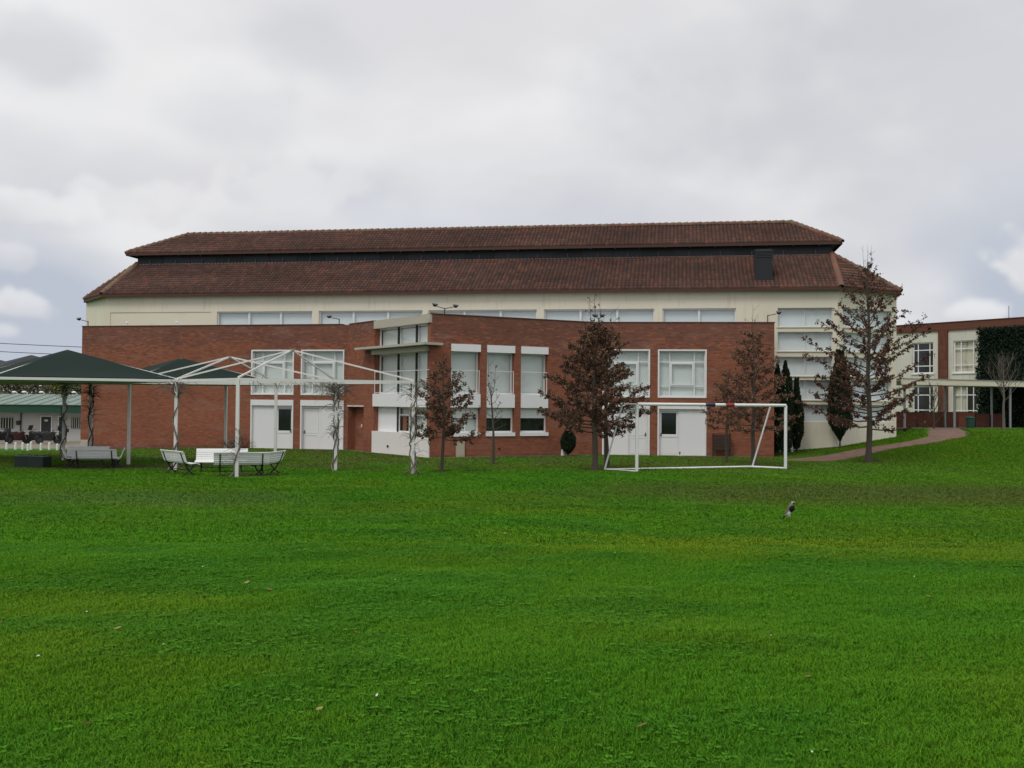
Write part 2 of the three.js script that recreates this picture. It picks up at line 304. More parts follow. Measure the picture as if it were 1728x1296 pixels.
// depth of the brick wall line at X (grass stops short of its pavement)
function wallLine(X) { const q = [[-60, 66], [-23.81, 55.69], [-8.6, 52.53], [-3.72, 45.79], [4.06, 49.89], [13.3, 49.0]]; for (let k = 0; k < q.length - 1; k++) if (X <= q[k + 1][0]) return lerp(q[k][1], q[k + 1][1], (X - q[k][0]) / (q[k + 1][0] - q[k][0])); return 49; }
function scatter(name, label, geo, count, d0, d1, power, seed, scale, tint) {
  const im = new THREE.InstancedMesh(geo, bladeMat, count), r = rng(seed), m = new THREE.Matrix4(), q = new THREE.Quaternion(), up = V(0, 1, 0), c = [0, 0, 0], col = new THREE.Color();
  let n = 0, guard = 0;
  while (n < count && guard++ < count * 12) {
    const d = Math.pow(lerp(Math.pow(d0, power), Math.pow(d1, power), r()), 1 / power), X = (r() * 2 - 1) * (0.56 * d + 3);
    if (d > 44 && X < 13.2 && d > wallLine(X) - 0.62 - 0.2 * r()) continue;
    if (d > 44.5 && onPath(X, d)) continue;
    lawnColor(X, d, c);
    const k = tint(X, d, r, c); if (!k || (c[0] > c[1] * 0.95 && r() < 0.75)) continue;
    const s = scale(d) * (0.7 + 0.6 * r());
    q.setFromAxisAngle(up, r() * 6.283); m.compose(G(X, d), q, V(s, s * (0.8 + 0.4 * r()), s)); im.setMatrixAt(n, m);
    col.setRGB(c[0] * k[0], c[1] * k[1], c[2] * k[2]); im.setColorAt(n, col); n++;
  }
  im.count = n; im.name = numbered(name); im.userData = { label, category: 'grass', kind: 'stuff' }; im.castShadow = im.receiveShadow = true; scene.add(im); return im;
}
const green = (X, d, r) => { const v = 0.95 + 0.75 * r() * r() + 0.2 * r(), y = 1 + 0.5 * (r() < 0.12 ? r() : 0); return [v * y * 1.05, v, v * (0.8 + 0.5 * r())]; };
scatter('grass', 'short mown green grass of the near lawn', tuftGeo(10, 0.045, 0.036, 0.0021, 1), 300000, 3.6, 15, 1.25, 21, d => 0.85 + d * 0.02, green);
scatter('grass', 'short mown green grass of the far lawn', tuftGeo(14, 0.12, 0.042, 0.0052, 2), 370000, 14, 66, 1.55, 22, d => 0.8 + d * 0.012, green);
// clover patches
{
  const r = rng(9), pos = [];
  for (let k = 0; k < 5; k++) { const x = (r() - 0.5) * 0.12, z = (r() - 0.5) * 0.12, y = 0.03 + 0.025 * r(); for (let l = 0; l < 3; l++) { const a = l * 2.094 + r(), q = 0.013, cx = x + Math.cos(a) * q, cz = z + Math.sin(a) * q; const ring = []; for (let s = 0; s < 5; s++) { const b = s / 5 * 6.283; ring.push([cx + Math.cos(b) * 0.011, y + (r() - 0.5) * 0.006, cz + Math.sin(b) * 0.011]); } for (let s = 1; s < 4; s++) pos.push(...ring[0], ...ring[s + 1], ...ring[s]); } }
  scatter('clover', 'patches of dark green clover in the near lawn', triGeo(pos), 11000, 3.8, 24, 1.5, 33, d => 0.55 + d * 0.02, (X, d, rr) => { const n = fbm(X * 0.75 + 5, d * 0.95 + 60, 4); if (n < 0.52 + 0.14 * rr()) return null; const v = 0.8 + 0.6 * rr(); return [v * 1.05, v, v * 0.95]; });
}
// fallen leaves and daisies on the lawn
{
  const mk = (name, label, mats, count, seed, s0, d1) => {
    const pos = []; const r0 = rng(seed + 1); for (let k = 0; k < 6; k++) { const a = k / 6 * 6.283, b = (k + 1) / 6 * 6.283, e = 0.006 * r0(); pos.push(0, 0, 0, Math.cos(b) * 0.03, e, Math.sin(b) * 0.018, Math.cos(a) * 0.03, e, Math.sin(a) * 0.018); }
    const im = new THREE.InstancedMesh(triGeo(pos), bladeMat, count), r = rng(seed), m = new THREE.Matrix4(), col = new THREE.Color();
    for (let k = 0; k < count; k++) { const d = 4.5 + Math.pow(r(), 0.8) * d1, X = (r() * 2 - 1) * (0.54 * d + 1), s = s0 * (0.6 + 0.7 * r()); const p = G(X, d, 0.045); m.makeRotationFromEuler(new THREE.Euler((r() - 0.5) * 0.9, r() * 6.28, (r() - 0.5) * 0.9)).scale(V(s, s, s)).setPosition(p); im.setMatrixAt(k, m); const c = mats[Math.floor(r() * mats.length)]; col.setRGB(...c); im.setColorAt(k, col); }
    im.name = numbered(name); im.userData = { label, category: name === 'daisies' ? 'flowers' : 'leaves', kind: 'stuff' }; im.castShadow = im.receiveShadow = true; scene.add(im);
  };
  mk('fallen_leaves', 'fallen brown and straw coloured leaves scattered over the lawn', [[0.2, 0.13, 0.05], [0.09, 0.04, 0.02], [0.3, 0.24, 0.1], [0.14, 0.08, 0.03]], 90, 51, 0.9, 26);
  mk('daisies', 'tiny white daisies dotted over the lawn', [[0.6, 0.6, 0.55]], 45, 57, 0.35, 16);
}

// ------------------------------------------------------------------ brick wing
const YT = 6.44, L0 = [-23.81, 55.69], L1 = [-8.6, 52.53], C0 = [-3.72, 45.79], C1 = [4.06, 49.89], R1 = [12.77, 49.05];
const wing = thing('brick_wing', 'low angular red brick building with white doors and large windows', 'building');
const F1 = frame(L0, L1), F2 = frame(L1, C0), F3 = frame(C0, C1), F4 = frame(C1, R1), FL = frame([-22.9, 60.2], L0), FR = frame(R1, [13.35, 54.0]);
const W1h = [[10.13, 12.56, 2.75, 5.14], [12.96, 15.37, 2.75, 5.14], [10.13, 12.56, -0.25, 2.49], [12.96, 15.37, -0.25, 2.49]];
const W3h = [[1.03, 2.53, 0.86, 5.13], [2.87, 4.34, 0.86, 5.13], [4.68, 6.16, 0.86, 5.13]];
const W4h = [[0.42, 2.75, 2.75, 5.13], [3.13, 5.5, 2.75, 5.13], [0.42, 2.75, -0.25, 2.5], [3.13, 5.5, -0.25, 2.5]];
const T = 0.36;
// openings that reach the ground are cut from the outline
function outlineWithDoors(L, doors, y0 = -0.7, top = YT, x0 = 0) {
  const o = [[x0, y0]]; for (const [a, b, , d] of doors) o.push([a, y0], [a, d], [b, d], [b, y0]); o.push([L, y0], [L, top], [x0, top]); return o;
}
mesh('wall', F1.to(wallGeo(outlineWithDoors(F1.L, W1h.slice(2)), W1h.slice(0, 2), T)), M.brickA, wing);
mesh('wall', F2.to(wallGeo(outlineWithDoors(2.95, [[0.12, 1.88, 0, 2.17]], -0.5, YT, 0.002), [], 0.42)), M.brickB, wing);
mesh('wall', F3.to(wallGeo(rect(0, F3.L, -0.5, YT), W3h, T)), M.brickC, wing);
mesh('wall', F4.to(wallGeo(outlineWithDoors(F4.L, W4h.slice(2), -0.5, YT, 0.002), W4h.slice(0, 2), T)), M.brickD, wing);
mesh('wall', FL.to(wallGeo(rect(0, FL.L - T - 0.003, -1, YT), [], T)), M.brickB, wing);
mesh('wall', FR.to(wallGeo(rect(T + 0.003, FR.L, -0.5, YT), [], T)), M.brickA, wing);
mesh('niche_wall', F2.to(span(0.05, 2.1, -0.5, 2.4, -0.52, -0.425)), M.brickB, wing);
mesh('niche_lintel', F2.to(span(0.05, 1.9, 2.172, 2.24, -0.3, 0.03)), M.offwhite, wing);
mesh('switch_box', F2.to(span(0.86, 0.95, 1.1, 1.26, -0.423, -0.39)), M.paint, wing);
for (const [F, a, b] of [[F1, -0.03, F1.L - 0.3], [F2, 0.2, 2.98], [F3, -0.02, F3.L - 0.03], [F4, 0.03, F4.L + 0.03]]) mesh('coping', F.to(span(a, b, YT + 0.002, YT + 0.05, -T - 0.03, 0.025)), M.coping, wing);
{ // flat roof behind the parapet
  const s = new THREE.Shape([[-23.3, 55.9], [-8.6, 52.95], [-3.6, 46.4], [4.1, 50.3], [12.5, 49.5], [13.0, 53.6], [-22.6, 59.5]].map(p => new THREE.Vector2(p[0], p[1])));
  mesh('flat_roof', new THREE.ExtrudeGeometry(s, { depth: 0.15, bevelEnabled: false }).rotateX(-Math.PI / 2).translate(0, 5.95, 0), std(0.2, 0.19, 0.18, 0.95), wing);
}
// a window in frame F: frame mesh as the part, bars, panes, blinds under it
function window_(F, parent, x0, x1, y0, y1, o = {}) {
  const { z = -0.16, fw = 0.07, fd = 0.07, cols = [], rows = [], mat = M.frame, blind = M.blind, gap = 0.09, glass = M.glass, dark = false, bw = 0.05, label } = o;
  const f = mesh('window', F.to([span(x0, x1, y0, y0 + fw, z - fd, z), span(x0, x1, y1 - fw, y1, z - fd, z), span(x0, x0 + fw, y0 + fw, y1 - fw, z - fd, z), span(x1 - fw, x1, y0 + fw, y1 - fw, z - fd, z)]), mat, parent);
  if (label) f.userData.label = label;
  const xs = [x0 + fw, ...cols.map(c => lerp(x0, x1, c)), x1 - fw], ys = [y0 + fw, ...rows.map(c => lerp(y0, y1, c)), y1 - fw];
  for (let i = 1; i < xs.length - 1; i++) mesh('mullion', F.to(span(xs[i] - bw / 2, xs[i] + bw / 2, y0 + fw + 0.002, y1 - fw - 0.002, z - fd + 0.01, z - 0.006)), mat, f);
  for (let j = 1; j < ys.length - 1; j++) for (let i = 0; i < xs.length - 1; i++) mesh('glazing_bar', F.to(span(xs[i] + (i ? bw / 2 : 0) + 0.001, xs[i + 1] - (i < xs.length - 2 ? bw / 2 : 0) - 0.001, ys[j] - bw / 2, ys[j] + bw / 2, z - fd + 0.014, z - 0.01)), mat, f);
  for (let j = 0; j < ys.length - 1; j++) for (let i = 0; i < xs.length - 1; i++) {
    const a = xs[i] + (i ? bw / 2 : 0), b = xs[i + 1] - (i < xs.length - 2 ? bw / 2 : 0), c = ys[j] + (j ? bw / 2 : 0), d = ys[j + 1] - (j < ys.length - 2 ? bw / 2 : 0);
    const isDark = typeof dark === 'function' ? dark(i, j) : dark;
    if (isDark) { mesh('pane', F.to(span(a, b, c, d, z - fd / 2 - 0.004, z - fd / 2 + 0.004)), M.darkglass, f); continue; }
    mesh('pane', F.to(new THREE.PlaneGeometry(b - a, d - c).translate((a + b) / 2, (c + d) / 2, z - fd / 2)), glass, f);
  }
  if (dark !== true && blind) mesh('blind', F.to(span(x0 + 0.01, x1 - 0.01, y0 + 0.01, y1 - 0.01, z - fd - gap - 0.01, z - fd - gap)), blind, f);
  return f;
}
function bigWindow(F, [a, b, c, d]) {
  // white surround standing 3 cm proud, then a nine-light window with a heavier opening sash in the middle
  const w = 0.07; mesh('window_surround', F.to([span(a, b, d - w, d, -0.3, 0.03), span(a, b, c, c + w, -0.3, 0.03), span(a, a + w, c + w, d - w, -0.3, 0.03), span(b - w, b, c + w, d - w, -0.3, 0.03)]), M.paint, wing);
  const x0 = a + w, x1 = b - w, y0 = c + w, y1 = d - w;
  const f = window_(F, wing, x0, x1, y0, y1, { z: -0.15, fw: 0.04, cols: [0.23, 0.77], rows: [0.23, 0.76], bw: 0.06 });
  const sx0 = lerp(x0, x1, 0.23) + 0.03, sx1 = lerp(x0, x1, 0.77) - 0.03, sy0 = lerp(y0, y1, 0.23) + 0.03, sy1 = lerp(y0, y1, 0.76) - 0.03, q = 0.08;
  mesh('sash', F.to([span(sx0, sx1, sy0, sy0 + q, -0.19, -0.13), span(sx0, sx1, sy1 - q, sy1, -0.19, -0.13), span(sx0, sx0 + q, sy0 + q, sy1 - q, -0.19, -0.13), span(sx1 - q, sx1, sy0 + q, sy1 - q, -0.19, -0.13)]), M.paint, f);
}
for (const h of W1h.slice(0, 2)) bigWindow(F1, h);
for (const h of W4h.slice(0, 2)) bigWindow(F4, h);
// door bays: white lintel, door and plain white panel
function doorBay(F, [a, b, , d], side, glazed, y0) {
  const w = 0.07, lt = 0.3;
  mesh('door_lintel', F.to(span(a, b, d - lt, d, -0.3, 0.04)), M.white, wing);
  for (const q of [a, b - w]) mesh('door_jamb', F.to(span(q, q + w, y0, d - lt - 0.002, -0.3, 0.03)), M.paint, wing);
  const dw = 0.92, x0 = side < 0 ? a + w + 0.03 : b - w - 0.03 - dw, x1 = x0 + dw, top = d - lt;
  const p0 = side < 0 ? x1 + 0.06 : a + w, p1 = side < 0 ? b - w : x0 - 0.06;
  mesh('wall_panel', F.to(span(p0, p1, y0, top, -0.3, -0.1)), M.white, wing);
  mesh('door_frame', F.to([span(x0 - 0.058, x0, y0, top, -0.28, -0.1), span(x1, x1 + 0.058 > b - w ? b - w : x1 + 0.058, y0, top, -0.28, -0.1), span(x0, x1, top - 0.12, top, -0.28, -0.1)]), M.paint, wing);
  const t1 = top - 0.13, D = [], z = -0.17; let dr;
  if (glazed) {
    const gx0 = x0 + 0.1, gx1 = x1 - 0.1, gy0 = y0 + 1.08, gy1 = t1 - 0.06;
    dr = mesh('door', F.to([span(x0 + 0.004, x1 - 0.004, y0 + 0.02, gy0, z - 0.05, z), span(x0 + 0.004, gx0, gy0, t1, z - 0.05, z), span(gx1, x1 - 0.004, gy0, t1, z - 0.05, z), span(gx0, gx1, gy1, t1, z - 0.05, z)]), M.paint, wing);
    mesh('glass_pane', F.to(span(gx0, gx1, gy0, gy1, z - 0.03, z - 0.022)), M.darkglass, dr);
    mesh('rail', F.to([span(x0 + 0.03, x1 - 0.03, gy0 - 0.14, gy0 - 0.02, z, z + 0.02), span(gx0, gx1, y0 + 0.12, gy0 - 0.24, z, z + 0.008)]), M.paint, dr);
  } else {
    dr = mesh('door', F.to(span(x0 + 0.004, x1 - 0.004, y0 + 0.02, t1, z - 0.05, z)), M.paint, wing);
    for (const [c, e] of [[y0 + 0.1, y0 + 0.9], [y0 + 1.0, t1 - 0.1]]) mesh('door_panel', F.to([span(x0 + 0.08, x1 - 0.08, c, c + 0.025, z, z + 0.018), span(x0 + 0.08, x1 - 0.08, e - 0.025, e, z, z + 0.018), span(x0 + 0.08, x0 + 0.105, c + 0.025, e - 0.025, z, z + 0.018), span(x1 - 0.105, x1 - 0.08, c + 0.025, e - 0.025, z, z + 0.018)]), M.paint, dr);
  }
  const hx = (glazed ? side > 0 : side > 0) ? x1 - 0.09 : x0 + 0.09;
  mesh('handle', F.to([span(hx - 0.02, hx + 0.02, y0 + 0.96, y0 + 1.14, z + 0.002, z + 0.022), span(hx - 0.06, hx + 0.02, y0 + 1.04, y0 + 1.065, z + 0.022, z + 0.07)]), M.black, dr);
}
doorBay(F1, W1h[2], 1, true, -0.22); doorBay(F1, W1h[3], -1, false, -0.24);
doorBay(F4, W4h[2], 1, false, -0.12); doorBay(F4, W4h[3], -1, true, -0.13);
// three tall bays in the front face
for (const [i, [a, b]] of W3h.entries()) {
  mesh('lintel', F3.to(span(a, b, 4.79, 5.13, -0.34, 0.05)), M.white, wing);
  window_(F3, wing, a, b - 0.0, 2.83, 4.788, { z: -0.27, fw: 0.06, cols: [], label: 'tall window with drawn blind and a thin rail across' });
  mesh('spandrel', F3.to(span(a, b, 2.2, 2.828, -0.34, 0.05)), M.white, wing);
  mesh('shutter_box', F3.to(span(a, b, 1.78, 2.198, -0.33, -0.2)), M.blind, wing);
  window_(F3, wing, a, b, 1.03, 1.778, { z: -0.2, fw: 0.07, dark: i > 0, blind: M.blind, bw: 0.04, cols: i ? [] : [0.55], label: i ? 'dark lower window' : 'lower window with pale blind' });
  mesh('sill', F3.to(span(a - 0.03, b + 0.03, 0.86, 1.028, -0.34, 0.06)), M.white, wing);
  mesh('guard_rail', F3.to([span(a + 0.02, b - 0.02, 3.9, 3.925, -0.06, -0.035), span(a + 0.02, b - 0.02, 2.87, 2.895, -0.06, -0.035), span(b - 0.05, b - 0.02, 2.83, 3.9, -0.06, -0.035), span(a + 0.02, a + 0.05, 2.83, 3.9, -0.06, -0.035)]), M.paint, wing);
}
mesh('meter_box', F3.to([span(1.31, 1.73, -0.1, 0.63, 0.002, 0.07), span(1.35, 1.69, -0.02, 0.58, 0.07, 0.085)]), M.beige, wing);
mesh('meter_box', F1.to([span(0.05, 0.5, -0.45, 0.2, 0.002, 0.07), span(0.09, 0.46, -0.38, 0.15, 0.07, 0.085)]), M.beige, wing);
mesh('air_vent', F3.to(new THREE.CylinderGeometry(0.05, 0.05, 0.05, 12).rotateX(Math.PI / 2).translate(3.55, 0.28, 0.026)), M.black, wing);
// glazed bay in the left side face
mesh('roof_beam', F2.to(span(2.96, 8.33, 6.06, 6.46, -0.5, 0.06)), M.concrete, wing);
mesh('canopy_slab', F2.to(span(1.95, 8.78, 5.02, 5.13, -0.4, 0.6)), M.concrete, wing);
mesh('canopy_beam', F2.to(span(2.96, 8.2, 4.76, 4.998, -0.45, 0.18)), M.concrete, wing);
window_(F2, wing, 2.96, 8.3, 5.132, 6.058, { z: -0.3, fw: 0.06, cols: [0.37, 0.69], bw: 0.09 });
window_(F2, wing, 2.96, 8.3, 2.83, 4.758, { z: -0.3, fw: 0.06, cols: [0.37, 0.69], bw: 0.09 });
for (const u of [4.93, 6.64]) { for (const [c, d] of [[5.14, 6.05], [2.84, 4.75], [1.0, 2.18]]) mesh('black_post', F2.to(span(u - 0.045, u + 0.045, c, d, -0.298, -0.22)), M.black, wing); }
mesh('guard_rail', F2.to([span(2.98, 8.25, 3.9, 3.925, -0.03, -0.005), span(2.98, 8.25, 2.87, 2.895, -0.03, -0.005), span(2.98, 3.01, 2.83, 3.9, -0.03, -0.005)]), M.paint, wing);
mesh('spandrel', F2.to(span(2.9, 8.3, 2.2, 2.828, -0.45, 0.05)), M.white, wing);
mesh('dado', F2.to(span(2.86, 8.31, -0.5, 0.98, -0.45, 0.05)), M.dado, wing);
mesh('wall_panel', F2.to(span(2.96, 4.88, 0.98, 2.198, -0.4, -0.25)), M.white, wing);
{ const w = window_(F2, wing, 5.0, 8.3, 0.982, 2.198, { z: -0.27, fw: 0.07, cols: [0.3], rows: [0.68], bw: 0.06, dark: (i, j) => i === 0 && j === 0 }); mesh('curtain', F2.to(span(5.35, 5.7, 1.06, 1.75, -0.302, -0.298)), std(0.2, 0.08, 0.035, 0.9), w); }
mesh('air_vent', F2.to(new THREE.CylinderGeometry(0.06, 0.06, 0.05, 12).rotateX(Math.PI / 2).translate(4.55, 0.28, 0.076)), M.black, wing);
mesh('alarm_box', F4.to([span(0.44, 0.66, 1.78, 2.05, 0.032, 0.12)]), M.paint, wing);
mesh('alarm_speaker', F4.to(new THREE.CylinderGeometry(0.05, 0.05, 0.02, 12).rotateX(Math.PI / 2).translate(0.55, 1.9, 0.131)), M.black, wing);
mesh('wall_lamp', F4.to(span(-0.25, 0.25, 2.17, 2.24, 0.002, 0.09)), M.paint, wing);
mesh('door_step', F4.to(span(4.9, 5.7, -0.3, -0.06, 0.1, 0.55)), M.metalgrey, wing);

// floodlights on the parapet
function flood(u, F, heads, label, h = 0.28, w = -0.15) {
  const p = F.pt(u, YT + 0.05, w), t = thing('floodlight', label, 'floodlight', p, Math.atan2(F.ex.z, F.ex.x) * -1, 'floodlights along the brick parapet');
  mesh('post', cyl(V(0, -0.02, 0), V(0, h, 0), 0.025), M.charcoal, t);
  for (const s of heads) {
    mesh('arm', cyl(V(0, h - 0.03, 0), V(s * 0.42, h + 0.06, 0.02), 0.018), M.charcoal, t);
    const hd = mesh('lamp_head', [new THREE.CylinderGeometry(0.155, 0.07, 0.12, 6).scale(1, 1, 0.75).rotateX(0.5).translate(s * 0.52, h + 0.1, 0.06)], M.charcoal, t);
    mesh('lens', new THREE.CylinderGeometry(0.135, 0.135, 0.01, 6).scale(1, 1, 0.72).rotateX(0.5).translate(s * 0.52, h + 0.16, 0.09), M.darkglass, hd);
  }
}
flood(0.25, F1, [-1], 'dark floodlight arm at the far left end of the brick parapet');
flood(15.0, F1, [-1], 'single dark floodlight on the brick parapet left of the concrete beam');
flood(0.75, F3, [-1, 1], 'pair of dark floodlights above the sharp brick corner');
flood(0.2, F4, [-0.35, 0.35], 'small double floodlight behind the big oak top', 0.2);
flood(8.45, F4, [1], 'dark floodlight arm at the right end of the brick parapet', 0.35);
for (const [u, F, n] of [[5.6, F1, 'left'], [2.6, F1, 'leftmost']]) tag(mesh('roof_bulb', [new THREE.SphereGeometry(0.07, 10, 8).translate(0, 0.16, 0), cyl(V(0, 0, 0), V(0, 0.12, 0), 0.05)].map(g => g.translate(F.pt(u, YT + 0.05, -0.2).x, YT + 0.05, F.pt(u, YT + 0.05, -0.2).z)), M.paint, scene), n === 'left' ? 'small white lamp on the parapet below the blind panel end' : 'small white lamp on the parapet near its left end', 'lamp');

// ------------------------------------------------------------------ cream hall with the double tiled roof
const WL = [-24.12, 59.82], WR = [17.12, 52.93], CL = [-26.8, 63.19], CR = [20.96, 54.92];
const HF = frame(WL, WR), e1 = HF.ex, inn = HF.ez.clone().negate();
const hall = thing('cream_hall', 'long cream rendered hall with two tiers of red tiled roof', 'building');
const addv = (p, v, k) => [p[0] + v.x * k, p[1] - v.z * k];
const BL = addv(CL, inn, 9.5), BRr = addv(CR, inn, 9.5), HCL = frame(CL, WL), HCR = frame(WR, CR), HSR = frame(CR, BRr), HSL = frame(BL, CL), HB = frame(BRr, BL);
const YW = 8.6, rowsH = [[6.61, 7.6], [5.32, 6.33], [4.0, 5.01], [2.74, 3.78], [1.58, 2.49]];
const groups = [[6.97, 12.8, 3], [13.19, 19.31, 3], [19.65, 25.81, 3], [26.21, 32.24, 3], [32.68, 36.57, 2]];
const hallHoles = [...groups.map(g => [g[0], g[1], 6.5, 7.61]), ...rowsH.map(r => [38.73, 41.55, r[0], r[1]])];
const HT = 0.3;
mesh('wall', HF.to(wallGeo(rect(0, HF.L, -0.8, YW), [...hallHoles, [0.21, 6.6, 6.4, 7.6]], HT)), M.cream, hall);
mesh('blind_panel', HF.to(span(0.2, 6.61, 6.39, 7.61, -0.2, -0.04)), M.cream, hall);
mesh('wall', HCR.to(wallGeo(rect(0.002, HCR.L, -0.5, YW), rowsH.map(r => [0.34, 3.97, r[0], r[1]]), HT)), M.cream, hall);
mesh('wall', HCL.to(wallGeo(rect(0, HCL.L - 0.002, -1.2, YW), [], HT)), M.cream, hall);
mesh('wall', HSR.to(wallGeo(rect(0.002, HSR.L, -0.5, YW), [], HT)), M.cream, hall);
mesh('wall', HSL.to(wallGeo(rect(0, HSL.L - 0.002, -1.2, YW), [], HT)), M.cream, hall);
mesh('wall', HB.to(wallGeo(rect(0, HB.L, -1.0, YW), [], HT)), M.cream, hall);
for (const [a, b, n] of groups) window_(HF, hall, a, b, 6.5, 7.61, { z: -0.12, fw: 0.07, cols: Array.from({ length: n - 1 }, (_, k) => (k + 1) / n), bw: 0.12, blind: M.blindBlue });
for (const r of rowsH) {
  window_(HF, hall, 38.73, 41.55, r[0], r[1], { z: -0.14, fw: 0.04, cols: [0.5], bw: 0.02, blind: M.blindBlue });
  window_(HCR, hall, 0.34, 3.97, r[0], r[1], { z: -0.14, fw: 0.04, cols: [0.5], bw: 0.02, blind: M.blindBlue });
}
for (let k = 0; k < 4; k++) { mesh('window_sill', HF.to(span(38.68, 41.6, rowsH[k][0] - 0.06, rowsH[k][0] - 0.003, -0.1, 0.05)), M.cream, hall); mesh('window_sill', HCR.to(span(0.3, 4.0, rowsH[k][0] - 0.06, rowsH[k][0] - 0.003, -0.1, 0.05)), M.cream, hall); }
// roof geometry
const tileCols = [[0.092, 0.047, 0.035], [0.084, 0.044, 0.034], [0.105, 0.052, 0.038], [0.096, 0.048, 0.036], [0.078, 0.044, 0.036], [0.122, 0.056, 0.04], [0.07, 0.043, 0.036]];
// courses of pan tiles on a plane face a-b (eave) to c-d (top)
function tileField(name, a, b, c, d, parent, seed, warm = 0) {
  const e = b.clone().sub(a).normalize(), up0 = c.clone().sub(a), up = up0.clone().addScaledVector(e, -up0.dot(e)), S = up.length(); up.normalize();
  const n = V(0, 0, 0).crossVectors(e, up).normalize(); if (n.y < 0) n.negate();
  const Lb = b.clone().sub(a).length(), ca = c.clone().sub(a).dot(e), da = d.clone().sub(a).dot(e);
  const rows = Math.max(3, Math.round(S / 0.36)), exp = S / rows, pos = [], col = [], nor = [], idx = [], pw = 0.22, seg = 6;
  for (let r = 0; r < rows; r++) {
    const s0 = r * exp, s1 = Math.min(S, s0 + exp + 0.05), tm = Math.min(1, (s0 + exp * 0.5) / S), lo = lerp(0, ca, tm), hi = lerp(Lb, da, tm);
    const k0 = Math.floor(lo / pw), k1 = Math.ceil(hi / pw);
    for (let k = k0; k < k1; k++) {
      const hsh = h2(k + seed * 131, r * 17 + seed), cc = tileCols[Math.floor(hsh * tileCols.length)], moss = fbm(k * 0.05 + seed, r * 0.22, 3), v = (0.86 + 0.28 * h2(k * 7 + 3, r + seed)) * (0.62 + 0.76 * moss) * (1 + warm);
      const base = pos.length / 3, lift = (h2(k + 5, r * 3 + seed) - 0.5) * 0.012;
      for (let q = 0; q <= seg; q++) {
        const u = q / seg, x = Math.min(hi, Math.max(lo, (k + u) * pw)), w = 0.06 * Math.pow(Math.abs(Math.sin(u * Math.PI)), 0.6) + (q === 0 || q === seg ? -0.012 : 0);
        for (const [s, z] of [[s0, -0.01], [s0, 0.085 + w + lift], [s1, 0.012 + w]]) { const p = a.clone().addScaledVector(e, x).addScaledVector(up, s).addScaledVector(n, z); pos.push(p.x, p.y, p.z); col.push(cc[0] * v, cc[1] * v, cc[2] * v); }
      }
      for (let q = 0; q < seg; q++) { const i = base + q * 3; idx.push(i, i + 3, i + 1, i + 3, i + 4, i + 1, i + 1, i + 4, i + 2, i + 4, i + 5, i + 2); }
    }
  }
  const g = new THREE.BufferGeometry(); g.setAttribute('position', new THREE.Float32BufferAttribute(pos, 3)); g.setAttribute('color', new THREE.Float32BufferAttribute(col, 3)); g.setIndex(idx); g.computeVertexNormals();
  const m = mesh(name, g, M.tiles, parent); m.userData.kind = 'stuff'; return m;
}
const capGeo = (() => { const g = new THREE.CylinderGeometry(0.155, 0.19, 0.46, 8, 1, true, -Math.PI / 2 - 0.1, Math.PI + 0.2); return g.rotateX(-Math.PI / 2); })();
const capMats = [M.ridge, M.ridgeOld, std(0.15, 0.08, 0.05, 0.9), std(0.18, 0.1, 0.06, 0.9)], capRed = [M.ridgeRed, M.ridge, std(0.17, 0.06, 0.042, 0.9)];
for (const m of [...capMats, ...capRed]) m.side = THREE.DoubleSide;
function caps(a, b, parent, mats, seed) {
  const L = a.distanceTo(b), n = Math.round(L / 0.4), dir = b.clone().sub(a).normalize(), r = rng(seed);
  const x = V(0, 0, 0).crossVectors(V(0, 1, 0), dir).normalize(), y = V(0, 0, 0).crossVectors(dir, x);
  for (let k = 0; k < n; k++) {
    const m = new THREE.Mesh(capGeo, mats[Math.floor(r() * mats.length)]); m.name = 'ridge_tile'; m.castShadow = m.receiveShadow = true;
    const mat = new THREE.Matrix4().makeBasis(x, y, dir); m.quaternion.setFromRotationMatrix(mat); m.position.copy(a).addScaledVector(dir, (k + 0.5) * L / n).add(V(0, 0.02 + (r() - 0.5) * 0.012, 0)); m.rotateX(-0.05); parent.add(m);
  }
}
